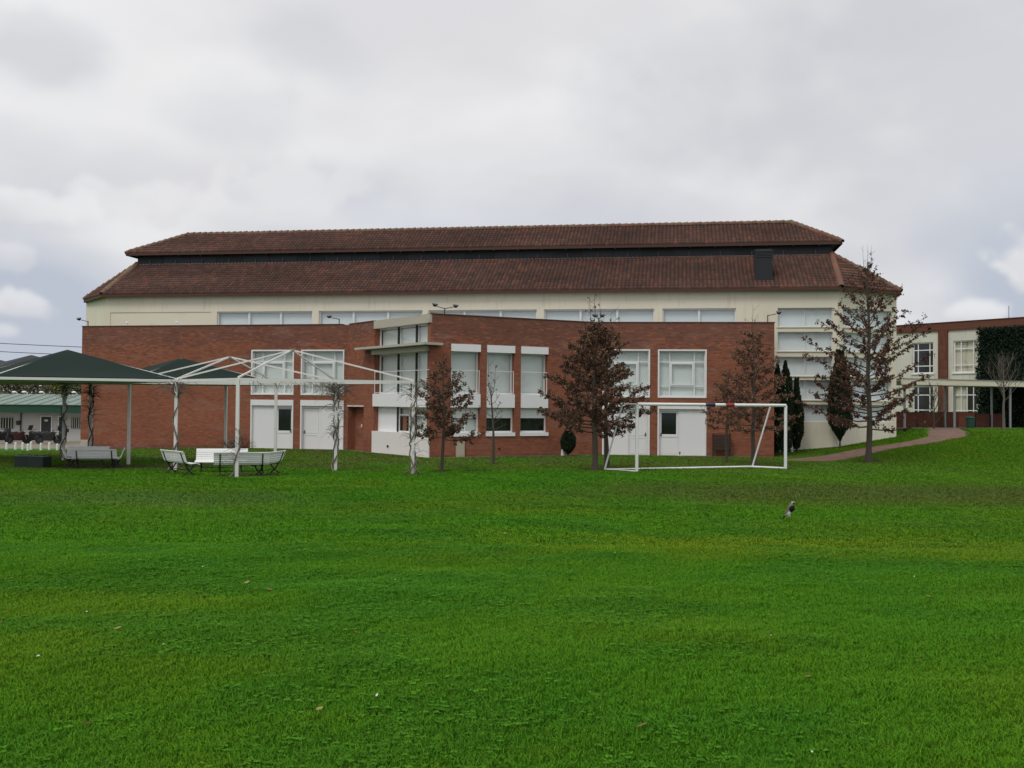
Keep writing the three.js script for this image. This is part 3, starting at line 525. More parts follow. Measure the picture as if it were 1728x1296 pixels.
{
  const p3 = (p, y) => V(p[0], y, -p[1]);
  const off = (p, u, w) => [p[0] + e1.x * u + inn.x * w, p[1] - (e1.z * u + inn.z * w)];
  // eave line: 0.35 m beyond the wall
  const o = 0.35, cham = HCR.ez, chamL = HCL.ez;
  const EWL = off(WL, -0.14, -o), EWR = off(WR, 0.11, -o), ECR = [CR[0] + cham.x * o - e1.x * 0.04, CR[1] - cham.z * o + e1.z * 0.04], ECL = [CL[0] + chamL.x * o + e1.x * 0.26, CL[1] - chamL.z * o - e1.z * 0.26];
  const EBR = off(ECR, 0, 9.9), EBL = off(ECL, 0, 9.9);
  const AL = [-23.83, 63.77], AR = [18.05, 56.97], depthU = 5.0, ABL = off(AL, 0, depthU), ABR = off(AR, 0, depthU);
  const ye = 8.62, ya = 10.96;
  const roof = mesh('lower_roof_fascia', (() => {
    const loop = [EWL, EWR, ECR, EBR, EBL, ECL], g = [];
    for (let k = 0; k < loop.length; k++) { const A = loop[k], B = loop[(k + 1) % loop.length]; g.push(bar(p3(A, ye - 0.065), p3(B, ye - 0.065), 0.07, 0.13)); }
    return g;
  })(), M.fascia, hall);
  const wallLoop = [WL, WR, CR, BRr, BL, CL];
  { const s = new THREE.Shape([EWL, EWR, ECR, EBR, EBL, ECL].map(p => new THREE.Vector2(p[0], p[1]))); mesh('soffit', new THREE.ExtrudeGeometry(s, { depth: 0.04, bevelEnabled: false }).rotateX(-Math.PI / 2).translate(0, ye - 0.017, 0), M.fascia, hall); }
  tileField('lower_roof_tiles', p3(EWL, ye), p3(EWR, ye), p3(AL, ya), p3(AR, ya), hall, 3);
  tileField('lower_roof_tiles', p3(EWR, ye), p3(ECR, ye), p3(AR, ya), p3(AR, ya), hall, 4, 0.25);
  tileField('lower_roof_tiles', p3(ECL, ye), p3(EWL, ye), p3(AL, ya), p3(AL, ya), hall, 5);
  tileField('lower_roof_tiles', p3(ECR, ye), p3(EBR, ye), p3(AR, ya), p3(ABR, ya), hall, 6);
  tileField('lower_roof_tiles', p3(EBL, ye), p3(ECL, ye), p3(ABL, ya), p3(AL, ya), hall, 7);
  tileField('lower_roof_tiles', p3(EBR, ye), p3(EBL, ye), p3(ABR, ya), p3(ABL, ya), hall, 8);
  caps(p3(EWR, ye + 0.03), p3(AR, ya + 0.03), hall, capRed, 1); caps(p3(ECR, ye + 0.03), p3(AR, ya + 0.03), hall, capMats, 2);
  caps(p3(EWL, ye + 0.03), p3(AL, ya + 0.03), hall, capMats, 3); caps(p3(ECL, ye + 0.03), p3(AL, ya + 0.03), hall, capMats, 4);
  // clerestory: dark sheet panels with joints, flashing at the foot
  const CF = frame(AL, AR), n = 24, cl0 = ya - 0.1, cl1 = 11.62;
  for (let k = 0; k < n; k++) mesh('clerestory_panel', CF.to(span(CF.L * k / n + 0.012, CF.L * (k + 1) / n - 0.012, cl0 + 0.2, cl1, -0.06, 0.0)), k % 3 ? M.slate : M.charcoal, hall);
  mesh('clerestory_wall', CF.to(span(0.05, CF.L - 0.05, cl0 - 0.4, cl1, -depthU + 0.1, -0.062)), M.slate, hall);
  mesh('flashing', CF.to(span(-0.02, CF.L + 0.02, cl0 + 0.04, cl0 + 0.17, 0.02, 0.06)), M.metalgrey, hall);
  for (let k = 0; k < n; k++) mesh('roof_clip', CF.to([span(CF.L * (k + 0.5) / n - 0.02, CF.L * (k + 0.5) / n + 0.02, cl0 + 0.1, cl0 + 0.42, 0.06, 0.1), span(CF.L * (k + 0.5) / n - 0.02, CF.L * (k + 0.5) / n + 0.02, cl0 + 0.08, cl0 + 0.12, 0.0, 0.3)]), M.greyline, hall);
  // upper hipped roof
  const u = 0.5, UL = off(AL, -u, -u), UR = off(AR, u, -u), UBL = off(AL, -u, depthU + u), UBR = off(AR, u, depthU + u), RR = [16.4, 59.3], RL = off(RR, -38.1, 0), yu = 11.66, yr = 13.22;
  mesh('upper_roof_fascia', [[UL, UR], [UR, UBR], [UBR, UBL], [UBL, UL]].map(([A, B]) => bar(p3(A, yu - 0.08), p3(B, yu - 0.08), 0.06, 0.14)), M.fascia, hall);
  { const s = new THREE.Shape([UL, UR, UBR, UBL].map(p => new THREE.Vector2(p[0], p[1]))); mesh('soffit', new THREE.ExtrudeGeometry(s, { depth: 0.04, bevelEnabled: false }).rotateX(-Math.PI / 2).translate(0, yu - 0.06, 0), M.charcoal, hall); }
  tileField('upper_roof_tiles', p3(UL, yu), p3(UR, yu), p3(RL, yr), p3(RR, yr), hall, 13, 0.05);
  tileField('upper_roof_tiles', p3(UR, yu), p3(UBR, yu), p3(RR, yr), p3(RR, yr), hall, 14);
  tileField('upper_roof_tiles', p3(UBL, yu), p3(UL, yu), p3(RL, yr), p3(RL, yr), hall, 15);
  tileField('upper_roof_tiles', p3(UBR, yu), p3(UBL, yu), p3(RR, yr), p3(RL, yr), hall, 16);
  caps(p3(RL, yr - 0.03), p3(RR, yr - 0.03), hall, capMats, 5); caps(p3(UR, yu - 0.02), p3(RR, yr - 0.03), hall, capMats, 6); caps(p3(UL, yu - 0.02), p3(RL, yr - 0.03), hall, capMats, 7);
  // roof ventilator shaft standing on the lower slope
  const sh = (s, t) => CF.pt(37.7 + s, 0, t);
  const vs = mesh('vent_shaft', CF.to([span(37.95, 38.85, 8.7, 10.72, 2.3, 3.6), span(37.9, 38.9, 8.7, 9.32, 3.4, 3.72)]), M.shaft, hall);
  mesh('vent_cap', CF.to([span(37.9, 38.9, 10.72, 10.78, 2.25, 3.65), span(38.0, 38.8, 10.78, 10.84, 2.35, 3.55)]), M.charcoal, vs);
  for (let k = 0; k < 4; k++) mesh('louvre', CF.to(span(37.93, 38.87, 10.4 + k * 0.085, 10.44 + k * 0.085, 3.6, 3.635)), M.charcoal, vs);
  for (let k = 0; k < 30; k++) mesh('rafter_tail', bar(p3(off(UL, 0.7 + k * 1.43, 0.06), yu - 0.16), p3(off(UL, 0.7 + k * 1.43, 0.5), yu - 0.16), 0.06, 0.1), M.charcoal, hall);
}

// ------------------------------------------------------------------ pergola modules
const Q = { a: [-8.54, 31.4], b: [-3.27, 33.5], c: [-6.2, 35.6], d: [-11.49, 34.5], e: [-14.5, 38.2], f: [-9.2, 39.3], g: [-12.0, 42.3], h: [-17.2, 41.2], i: [-16.75, 32.5], j: [-19.75, 36.2], k: [-22.5, 39.2], l: [-20.1, 44.3], m: [-25.4, 42.3], n: [-18.1, 40.75] };
const YB = 3.08;
const steel = plaster([0.72, 0.71, 0.68], 0.14, 61, 0.8); steel.roughness = 0.5;
function pergola(label, pts, apexY, beams, posts, net, group) {
  const cx = pts.reduce((s, p) => s + p[0], 0) / 4, cd = pts.reduce((s, p) => s + p[1], 0) / 4, y0 = ground(cx, cd);
  const t = thing(net ? 'shade_canopy' : 'pergola_frame', label, net ? 'canopy' : 'pergola', P(cx, cd, y0), 0, group);
  const W = (p, y) => V(p[0] - cx, y - y0, -(p[1] - cd)), apex = V(0, apexY - y0, 0);
  for (const p of posts) mesh('post', bar(W(p, ground(...p) - 0.1), W(p, YB + 0.02), 0.1), steel, t, true);
  for (const [A, B] of beams) { mesh('beam', bar(W(A, YB), W(B, YB), 0.07, 0.09), steel, t, true); }
  for (const p of pts) mesh('rafter', bar(W(p, YB + 0.06), apex, 0.05), steel, t, true);
  mesh('apex_plate', new THREE.CylinderGeometry(0.09, 0.09, 0.06, 10).translate(0, apexY - y0, 0), M.galv, t);
  if (net) {
    const pos = [], N = 12;
    // netting sags a little between the rafters; thin double skin
    for (const [A, B] of [[0, 1], [1, 2], [2, 3], [3, 0]].map(([x, y]) => [pts[x], pts[y]])) {
      const f = (i, j, dn) => { const s = i / N, v = j / N; const a = W(A, YB + 0.07).lerp(W(B, YB + 0.07), v), p = a.lerp(apex.clone().add(V(0, 0.06, 0)), s); p.y -= 0.14 * Math.sin(Math.PI * v) * Math.sin(Math.PI * Math.min(1, s * 1.1)) * (1 - s) + dn; return p; };
      for (const dn of [0, 0.012]) for (let i = 0; i < N; i++) for (let j = 0; j < N; j++) { const a = f(i, j, dn), b = f(i, j + 1, dn), c = f(i + 1, j, dn), d = f(i + 1, j + 1, dn); pos.push(...a.toArray(), ...b.toArray(), ...c.toArray(), ...b.toArray(), ...d.toArray(), ...c.toArray()); }
    }
    mesh('netting', triGeo(pos), net, t);
  }
  return t;
}
const gP = 'pyramid modules of the garden pergola';
pergola('bare white pyramid frame nearest the benches with a post in front', [Q.a, Q.b, Q.c, Q.d], 4.13, [[Q.a, Q.b], [Q.b, Q.c], [Q.c, Q.d], [Q.d, Q.a]], [Q.a, Q.b, Q.c, Q.d], null, gP);
pergola('bare white pyramid frame behind, next to the brick wall doors', [Q.d, Q.c, Q.f, Q.e], 4.02, [[Q.c, Q.f], [Q.f, Q.e], [Q.e, Q.d]], [Q.e, Q.f], null, gP);
pergola('large dark green netting canopy at the left above the slatted benches', [Q.i, Q.d, Q.e, Q.j], 4.1, [[Q.i, Q.d], [Q.e, Q.j], [Q.j, Q.i]], [Q.i, Q.j], M.net, gP);
pergola('dark green netting canopy behind the bare frames against brick wall', [Q.e, Q.f, Q.g, Q.h], 4.05, [[Q.f, Q.g], [Q.g, Q.h], [Q.h, Q.e]], [Q.g, Q.h], M.net, gP);
pergola('faded grey netting canopy just behind the large green one', [Q.j, Q.e, Q.h, Q.k], 4.05, [[Q.h, Q.k], [Q.k, Q.j]], [Q.n, Q.k], M.netGrey, gP);
pergola('darker netting canopy farthest left at the picture edge', [Q.k, Q.h, Q.l, Q.m], 3.98, [[Q.h, Q.l], [Q.l, Q.m], [Q.m, Q.k]], [Q.m], M.charcoal, gP);

// bare climbers on the posts
function vine(p, label, o) {
  const { turns = 3, top = YB, r = 0.03, rad = 0.075, seed = 1, twigs = 40, bushLow = 0.3, bushR = 0.35, stems = 2, crown = 0.5, mat = M.vine } = o, R = rng(seed), g0 = ground(...p), t = thing('climbing_vine', label, 'vine', P(p[0], p[1], g0), 0, 'bare climbers on the pergola posts');
  const H = top - g0, st = [], tw = [];
  for (let s = 0; s < stems; s++) {
    const pts = [], ph = R() * 6.28, dir = s % 2 ? 1 : -1; for (let k = 0; k <= 26; k++) { const v = k / 26, a = ph + dir * v * turns * 6.28 / (1 + s * 0.4), q = rad + (v < 0.12 ? (0.12 - v) * 1.6 : 0) + 0.03 * R(); pts.push(V(Math.cos(a) * q, v * H - 0.03, Math.sin(a) * q)); }
    st.push(limb(pts, r, r * 0.55, 5));
  }
  for (let k = 0; k < twigs; k++) {
    const high = R() < crown, y = high ? H - 0.1 - R() * 0.5 : H * (bushLow + R() * (1 - bushLow)), a = R() * 6.28, L = (high ? 0.5 : 0.35) * (0.5 + R()), pts = [V(Math.cos(a) * 0.05, y, Math.sin(a) * 0.05)];
    let d = V(Math.cos(a), 0.5 + R() * 0.8, Math.sin(a)).normalize(); for (let q = 0; q < 5; q++) { pts.push(pts[q].clone().addScaledVector(d, L / 5 * bushR / 0.35)); d.add(V((R() - 0.5) * 0.9, -0.35 + (R() - 0.5) * 0.7, (R() - 0.5) * 0.9)).normalize(); }
    tw.push(limb(pts, 0.011, 0.004, 3));
  }
  mesh('stem', st, mat, t); mesh('twigs', tw, mat, t);
}
vine(Q.a, 'sparse bare vine on the front pergola post beside the benches', { seed: 3, top: 1.55, twigs: 26, bushLow: 0.2, crown: 0.2, turns: 1 });
vine(Q.d, 'thick stem vine spiralling up the post between canopy and frame', { seed: 4, twigs: 60, crown: 0.95, bushR: 0.6, turns: 2.5, r: 0.035 });
vine(Q.c, 'tangled bare vine hanging from the post before the solid white door', { seed: 5, twigs: 190, crown: 0.55, bushR: 0.55, stems: 3 });
vine(Q.b, 'bare vine at the rightmost pergola post by the white dado', { seed: 6, twigs: 90, bushLow: 0.05, crown: 0.25, bushR: 0.5, stems: 3, rad: 0.09 });
vine(Q.n, 'gnarled vine with crooked stem on the post near the dark boxes', { seed: 7, twigs: 90, stems: 2, bushLow: 0.4, crown: 0.4, r: 0.03, rad: 0.1 });
vine(Q.h, 'dark dense vine on the post by the left end of the brick wall', { seed: 8, twigs: 130, stems: 3, bushLow: 0.45, crown: 0.4, r: 0.026, mat: M.bark });
{ // twigs lying along the beam of the bare frames
  const R = rng(77), tw = []; for (let k = 0; k < 90; k++) { const s = Math.pow(R(), 1.6) * 0.55, X = lerp(Q.c[0], Q.d[0], s), d = lerp(Q.c[1], Q.d[1], s), pts = [V(X, YB + 0.06, -d)]; let v = V((R() - 0.5) * 1.6, R() - 0.75, R() - 0.5).normalize(); for (let q = 0; q < 5; q++) { pts.push(pts[q].clone().addScaledVector(v, 0.08 + 0.05 * R())); v.add(V((R() - 0.5) * 0.9, -0.25, (R() - 0.5) * 0.9)).normalize(); } tw.push(limb(pts, 0.009, 0.004, 3)); }
  tag(mesh('vine_tangle', tw, M.vine, scene), 'tangle of bare vine twigs draped along the white pergola beam', 'vine');
}
{ const R = rng(91), tw = [], c = P(-11.3, 41.4, ground(-11.3, 41.4)); for (let k = 0; k < 90; k++) { const a = R() * 6.28, pts = [V(Math.cos(a) * 0.1 * R(), 0, Math.sin(a) * 0.1 * R())]; let v = V(Math.cos(a) * 0.3, 1, Math.sin(a) * 0.3).normalize(); for (let q = 0; q < 7; q++) { pts.push(pts[q].clone().addScaledVector(v, 0.13 + 0.06 * R())); v.add(V((R() - 0.5) * 0.6, -0.12, (R() - 0.5) * 0.6)).normalize(); } tw.push(limb(pts, 0.012, 0.004, 3)); }
  const t = thing('bare_shrub', 'rounded bare twiggy shrub against the brick wall behind the benches', 'shrub', c); mesh('twigs', tw, M.bark, t); }

// ------------------------------------------------------------------ slatted park benches
const slatMat = plaster([0.84, 0.84, 0.83], 0.06, 71, 0.3);
function makeBench(L = 1.75) {
  const t = new THREE.Group(), prof = [[0.30, 0.40], [0.245, 0.425], [0.17, 0.43], [0.09, 0.425], [0.01, 0.42], [-0.06, 0.43], [-0.125, 0.475], [-0.16, 0.54], [-0.185, 0.61], [-0.21, 0.68], [-0.235, 0.75], [-0.27, 0.81]];
  for (let k = 0; k < prof.length; k++) {
    const a = prof[Math.max(0, k - 1)], b = prof[Math.min(prof.length - 1, k + 1)], ang = Math.atan2(b[1] - a[1], b[0] - a[0]);
    mesh('slat', new THREE.BoxGeometry(L, 0.022, 0.06).rotateX(-ang).translate(0, prof[k][1], prof[k][0]), slatMat, t, true);
  }
  for (const s of [-1, 1]) {
    const x = s * (L / 2 - 0.2), g = [];
    g.push(limb(prof.map(p => V(x, p[1] - 0.03, p[0] - 0.012)), 0.022, 0.022, 5));
    g.push(limb([V(x, 0.39, 0.2), V(x, 0.25, 0.12), V(x, 0.12, -0.05), V(x, 0, -0.24)], 0.028, 0.024, 6), limb([V(x, 0.40, -0.08), V(x, 0.26, -0.02), V(x, 0.12, 0.12), V(x, 0, 0.28)], 0.028, 0.024, 6));
    mesh('iron_leg', g, M.black, t);
  }
  mesh('stretcher', cyl(V(-L / 2 + 0.2, 0.2, 0.04), V(L / 2 - 0.2, 0.2, 0.04), 0.012, 5), M.black, t);
  return t;
}
const benchProto = makeBench();
function bench(X, d, turn, label, group) { const b = benchProto.clone(); b.name = numbered('park_bench'); b.position.copy(G(X, d, -0.01)); b.rotation.y = turn; b.scale.setScalar(X < -12.5 ? 0.86 : 0.96); scene.add(b); tag(b, label, 'bench', group); }
const gB = 'white slatted park benches under the pergola';
bench(-8.55, 31.95, Math.PI + 0.28, 'white slatted bench with its back to us behind the front pergola post', gB);
bench(-9.75, 33.95, 0.2, 'white slatted bench facing us on the far side of the square of four', gB);
bench(-10.75, 32.65, Math.PI / 2 + 0.75, 'white slatted bench on the left side of the square, seen from behind', gB);
bench(-7.95, 33.0, -Math.PI / 2 - 0.15, 'white slatted bench on the right side of the square, seen end on', gB);
bench(-14.67, 35.55, Math.PI + 0.2, 'white slatted bench with its back to us under the green canopy', gB);
bench(-15.75, 37.4, 0.1, 'white slatted bench farthest back under the green canopy', gB);
bench(-14.25, 36.5, -1.2, 'white slatted bench at the right end of the group under the canopy', gB);
bench(-15.95, 36.4, 1.95, 'white slatted bench at the left end of the group under the canopy', gB);
// pair of dark boxes
for (const [X, d, a, l] of [[-17.45, 36.2, 0.12, 'dark green lidded box, left one of the pair by the crooked vine'], [-16.86, 36.1, -0.1, 'dark green lidded box, right one of the pair by the crooked vine']]) {
  const t = thing('storage_box', l, 'box', G(X, d, -0.02), a, 'dark green boxes on the grass'), gm = std(0.012, 0.026, 0.02, 0.5);
  mesh('body', span(-0.27, 0.27, 0, 0.4, -0.27, 0.27), gm, t); mesh('lid', span(-0.29, 0.29, 0.402, 0.44, -0.29, 0.29), gm, t);
  for (let k = 0; k < 4; k++) mesh('rib', span(-0.25, 0.25, 0.06 + k * 0.09, 0.085 + k * 0.09, 0.27, 0.285), gm, t);
  for (const s of [-0.16, 0.16]) mesh('handle', limb([V(s - 0.06, 0.43, 0), V(s - 0.05, 0.49, 0), V(s + 0.05, 0.49, 0), V(s + 0.06, 0.43, 0)], 0.012, 0.012, 5), M.black, t);
}

// ------------------------------------------------------------------ football goal
{
  const A = V(4.52, 0, -36.35), B = V(10.6, 0, -39.0), gy = Math.min(ground(4.52, 36.35), ground(10.6, 39)) , t = thing('football_goal', 'white metal football goal with navy and red bands on the crossbar', 'goal', V(A.x, gy, A.z));
  const W = (p, y) => V(p.x - A.x, y, p.z - A.z), H = 2.48, bk = V(-1.08, 0, -0.85), tk = V(-0.48, 0, -0.38), r = 0.06, mat = plaster([0.78, 0.78, 0.77], 0.08, 83, 0.5);
  mesh('post', cyl(W(A, 0), W(A, H), r, 12), M.paint, t); mesh('post', cyl(W(B, 0), W(B, H), r, 12), M.paint, t);
  const seg = [[0, 0.44, M.paint], [0.44, 0.505, std(0.012, 0.02, 0.09, 0.5)], [0.505, 0.575, M.paint], [0.575, 0.635, std(0.35, 0.015, 0.025, 0.5)], [0.635, 1, M.paint]];
  seg.forEach(([s0, s1, m], i) => { const o = mesh(i === 1 ? 'navy_band' : i === 3 ? 'red_band' : 'crossbar', cyl(W(A, H).lerp(W(B, H), s0), W(A, H).lerp(W(B, H), s1), r, 12), m, t); });
  for (const p of [A, B]) {
    mesh('top_strut', cyl(W(p, H), W(p, H).add(tk), 0.03), M.paint, t); mesh('back_stay', cyl(W(p, H).add(tk), W(p, 0.05).add(bk), 0.035), M.paint, t); mesh('ground_bar', cyl(W(p, 0.05), W(p, 0.05).add(bk), 0.045), M.paint, t);
  }
  mesh('ground_bar', cyl(W(A, 0.05).add(bk), W(B, 0.05).add(bk), 0.045), M.paint, t); 
}

// ------------------------------------------------------------------ oaks with withered brown leaves
const brown = [[0.12, 0.066, 0.044], [0.15, 0.086, 0.054], [0.088, 0.05, 0.037], [0.185, 0.118, 0.072], [0.125, 0.06, 0.044], [0.068, 0.044, 0.034]];
function oak(X, d, label, o) {
  const { h, low, r: rad, seed, trunk = 0.1, n = 30, leaf = 0.085, dens = 1, shoots = 3, shoot = 0.8, up = 0.5, bareTop = 0.0, tint = 1, leafFrom = 0.25, power = 1, droop = 0.2, tw = 8, shape, topDens = 1, mat = M.bark, red = 0 } = o, R = rng(seed);
  const t = thing('oak_tree', label, 'tree', G(X, d, -0.03), R() * 0.01, 'young oaks in front of the building'), br = [], pos = [], col = [];
  const lean = V((R() - 0.5) * 0.12, 0, (R() - 0.5) * 0.12), at = y => V(lean.x * y / h * 2 + 0.03 * Math.sin(y * 1.7 + seed), y, lean.z * y / h * 2 + 0.03 * Math.cos(y * 1.3 + seed));
  const tp = []; for (let k = 0; k <= 14; k++) tp.push(at(h * k / 14));
  mesh('trunk', limb(tp, tp.map((_, k) => trunk * (k === 0 ? 1.45 : 1) * (1 - 0.88 * Math.pow(k / 14, 1.1)) + 0.008), 0, 9, (i, k) => (h2(i + seed, k) - 0.5) * 0.16), mat, t);
  const addLeaf = (p, s) => {
    const a = V(R() - 0.5, R() - 0.6, R() - 0.5).normalize(), b = V(R() - 0.5, R() - 0.5, R() - 0.5).cross(a).normalize(), k = brown[Math.floor(R() * brown.length)], v = (0.7 + 0.7 * R()) * tint, fold = V(0, 0, 0).crossVectors(a, b).multiplyScalar(s * 0.25);
    const q0 = p.clone(), q1 = p.clone().addScaledVector(a, s * 0.55).addScaledVector(b, s * 0.36).add(fold), q2 = p.clone().addScaledVector(a, s * 1.1), q3 = p.clone().addScaledVector(a, s * 0.5).addScaledVector(b, -s * 0.36).add(fold);
    pos.push(...q0.toArray(), ...q1.toArray(), ...q2.toArray(), ...q0.toArray(), ...q2.toArray(), ...q3.toArray()); for (let i = 0; i < 6; i++) col.push(k[0] * v * (1 + red), k[1] * v, k[2] * v);
  };
  for (let k = 0; k < n; k++) {
    const f = (k + R() * 0.9) / n, y = low + (h * 0.97 - low) * Math.pow(f, power), a = k * 2.4 + (R() - 0.5) * 0.9;
    const prof = shape ? shape(f) : Math.pow(1 - f, 0.75) * (0.6 + 0.4 * ss(0, 0.18, f)), L = rad * prof * (0.7 + 0.5 * R()) + 0.12;
    let dir = V(Math.cos(a), lerp(-0.05, up * 2.2, f) + (R() - 0.5) * 0.25, Math.sin(a)).normalize();
    const pts = [at(y)], m = 6; for (let q = 0; q < m; q++) { pts.push(pts[q].clone().addScaledVector(dir, L / m)); dir.add(V((R() - 0.5) * 0.3, (q > m / 2 ? -droop : 0.1) * (1 - f) + (R() - 0.5) * 0.16, (R() - 0.5) * 0.3)).normalize(); }
    br.push(limb(pts, Math.max(0.009, trunk * 0.3 * (1 - 0.75 * f)), 0.005, 4));
    const nt = Math.max(2, Math.round(tw * L / rad * 1.4));
    for (let w = 0; w < nt; w++) {
      const v = 0.18 + 0.82 * (w + R()) / nt, i = Math.min(m - 1, Math.floor(v * m)), p0 = pts[i].clone().lerp(pts[i + 1], v * m - i), td = V(R() - 0.5, (R() - 0.4) * 0.8, R() - 0.5).normalize().addScaledVector(pts[i + 1].clone().sub(pts[i]).normalize(), 0.7).normalize(), tl = (0.16 + 0.3 * R()) * Math.min(1, rad * 0.8) * (1 - 0.4 * v), p1 = p0.clone().addScaledVector(td, tl * 0.5), p2 = p1.clone().addScaledVector(td.add(V((R() - 0.5) * 0.7, (R() - 0.5) * 0.5, (R() - 0.5) * 0.7)).normalize(), tl * 0.5);
      br.push(limb([p0, p1, p2], 0.006, 0.003, 3));
      if (v < leafFrom || f > 1 - bareTop) continue;
      const cnt = Math.round((5 + R() * 9) * dens * lerp(1, topDens, f)); for (let c = 0; c < cnt; c++) { const s = R(), b = s < 0.5 ? p0.clone().lerp(p1, s * 2) : p1.clone().lerp(p2, s * 2 - 1); b.add(V((R() - 0.5) * 0.1, (R() - 0.5) * 0.1, (R() - 0.5) * 0.1)); addLeaf(b, leaf * (0.6 + 0.7 * R())); }
    }
  }
  for (let k = 0; k < shoots; k++) { const y0 = h * (0.82 + 0.14 * R()), p = at(y0), off = (k - (shoots - 1) / 2) * 0.28 / Math.max(1, shoots * 0.5), pts = [p]; for (let q = 1; q <= 6; q++) pts.push(V(p.x + off * Math.min(1, q / 2.5) + (R() - 0.5) * 0.03, y0 + (h - y0 + shoot * (0.75 + 0.4 * R())) * q / 6, p.z + (R() - 0.5) * 0.1)); br.push(limb(pts, 0.014, 0.004, 4));
    for (let s = 0; s < 6; s++) { const q = 2 + Math.floor(R() * 4), b = pts[q], a = R() * 6.28, l = 0.15 + 0.25 * R(); br.push(limb([b, b.clone().add(V(Math.cos(a) * l * 0.5, l * 0.35, Math.sin(a) * l * 0.5)), b.clone().add(V(Math.cos(a) * l, l * 0.95, Math.sin(a) * l))], 0.006, 0.003, 3)); if (R() < 0.3) for (let c = 0; c < 3; c++) addLeaf(b.clone().add(V(Math.cos(a) * l, l * 0.7, Math.sin(a) * l)), leaf); } }
  mesh('branches', br, mat, t); if (pos.length) mesh('crown', triGeo(pos, col), M.leaves, t); return t;
}
oak(-2.42, 35.6, 'slim young oak with brown leaves at the sharp brick corner', { h: 3.95, low: 1.15, r: 1.25, seed: 11, trunk: 0.055, n: 38, dens: 2.3, shoots: 1, shoot: 0.35, leaf: 0.085, up: 0.28, shape: f => (f < 0.55 ? 0.95 - 0.25 * f : 0.75 * Math.pow((1 - f) / 0.45, 0.8)), topDens: 0.25 });
oak(-0.72, 40.6, 'thin almost bare sapling in front of the middle tall window', { h: 3.2, low: 1.35, r: 0.95, seed: 12, trunk: 0.06, n: 13, dens: 0.07, shoots: 2, shoot: 1.0, leaf: 0.09, up: 0.75, leafFrom: 0.7, mat: M.bark });
oak(3.04, 36.85, 'dense broad oak with brown leaves left of the football goal', { h: 5.45, low: 1.35, r: 2.1, seed: 13, trunk: 0.105, n: 78, dens: 3.7, shoots: 3, shoot: 1.1, leaf: 0.078, up: 0.42, tw: 11, shape: f => (f < 0.14 ? 0.8 + f : 1.0 * Math.pow(1 - (f - 0.14) / 0.86, 0.75)), tint: 1.18 });
oak(3.7, 39.3, 'thinner oak half hidden behind the dense broad oak', { h: 4.6, low: 1.5, r: 1.8, seed: 14, trunk: 0.1, n: 30, dens: 0.5, shoots: 2, shoot: 1.6, leaf: 0.09, up: 0.4 });
oak(9.85, 41.0, 'brown leaved oak standing behind the right half of the goal', { h: 5.5, low: 1.45, r: 1.7, seed: 15, trunk: 0.085, n: 60, dens: 2.2, shoots: 1, shoot: 1.5, leaf: 0.07, tint: 1.5, up: 0.35, tw: 10, shape: f => (f < 0.3 ? 0.95 : f < 0.5 ? 0.75 : 0.62 * Math.pow((1 - f) / 0.5, 0.5)) });
oak(9.25, 43.2, 'small slender oak behind the goal, left of its larger neighbour', { h: 3.6, low: 1.4, r: 1.2, seed: 16, trunk: 0.06, n: 26, dens: 1.5, shoots: 1, shoot: 0.4, leaf: 0.07, tint: 1.45 });
oak(15.75, 44.4, 'tallest sparse conical oak rising past the roof at the right', { h: 8.9, low: 1.5, r: 3.25, seed: 17, trunk: 0.125, n: 82, dens: 2.2, shoots: 3, shoot: 0.75, leaf: 0.095, up: 0.45, leafFrom: 0.22, tw: 11, droop: 0.05, topDens: 0.35, red: 0.14, tint: 0.82, shape: f => (f < 0.3 ? 0.82 + 0.3 * f : 0.91 * Math.pow((1 - f) / 0.7, 0.8)) });

// bare trees
function bareTree(X, d, label, h, seed, r0 = 0.09, mat = M.barkGrey, clear = 0.35) {
  const R = rng(seed), t = thing('bare_tree', label, 'tree', G(X, d, -0.03)), br = [];
  const tr = []; for (let k = 0; k <= 8; k++) tr.push(V((R() - 0.5) * 0.06, h * 0.8 * k / 8, (R() - 0.5) * 0.06)); mesh('trunk', limb(tr, r0, r0 * 0.25, 8), mat, t);
  const grow = (p, dir, L, r, lv) => { const pts = [p]; for (let q = 0; q < 5; q++) { pts.push(pts[q].clone().addScaledVector(dir, L / 5)); dir.add(V((R() - 0.5) * 0.3, 0.1, (R() - 0.5) * 0.3)).normalize(); } br.push(limb(pts, r, r * 0.35, lv ? 3 : 4)); if (lv < 2) for (let k = 0; k < 4; k++) { const i = 1 + Math.floor(R() * 4); grow(pts[i].clone(), dir.clone().multiplyScalar(0.7).add(V(R() - 0.5, 0.25, R() - 0.5)).normalize(), L * 0.55, r * 0.5, lv + 1); } };
  for (let k = 0; k < 13; k++) { const y = h * lerp(clear, 0.78, k / 12), a = k * 2.4 + R(); grow(V(0, y, 0), V(Math.cos(a) * 0.8, 0.9, Math.sin(a) * 0.8).normalize(), h * 0.34 * (1.1 - k / 22), 0.024, 0); }
  mesh('branches', br, mat, t);
}
bareTree(28.9, 59.2, 'bare grey tree in front of the ivy wall at the right', 4.9, 31);
bareTree(25.9, 61.8, 'small bare shrub tree beside the low wall left of the walkway post', 3.0, 32, 0.05, M.bark, 0.1);

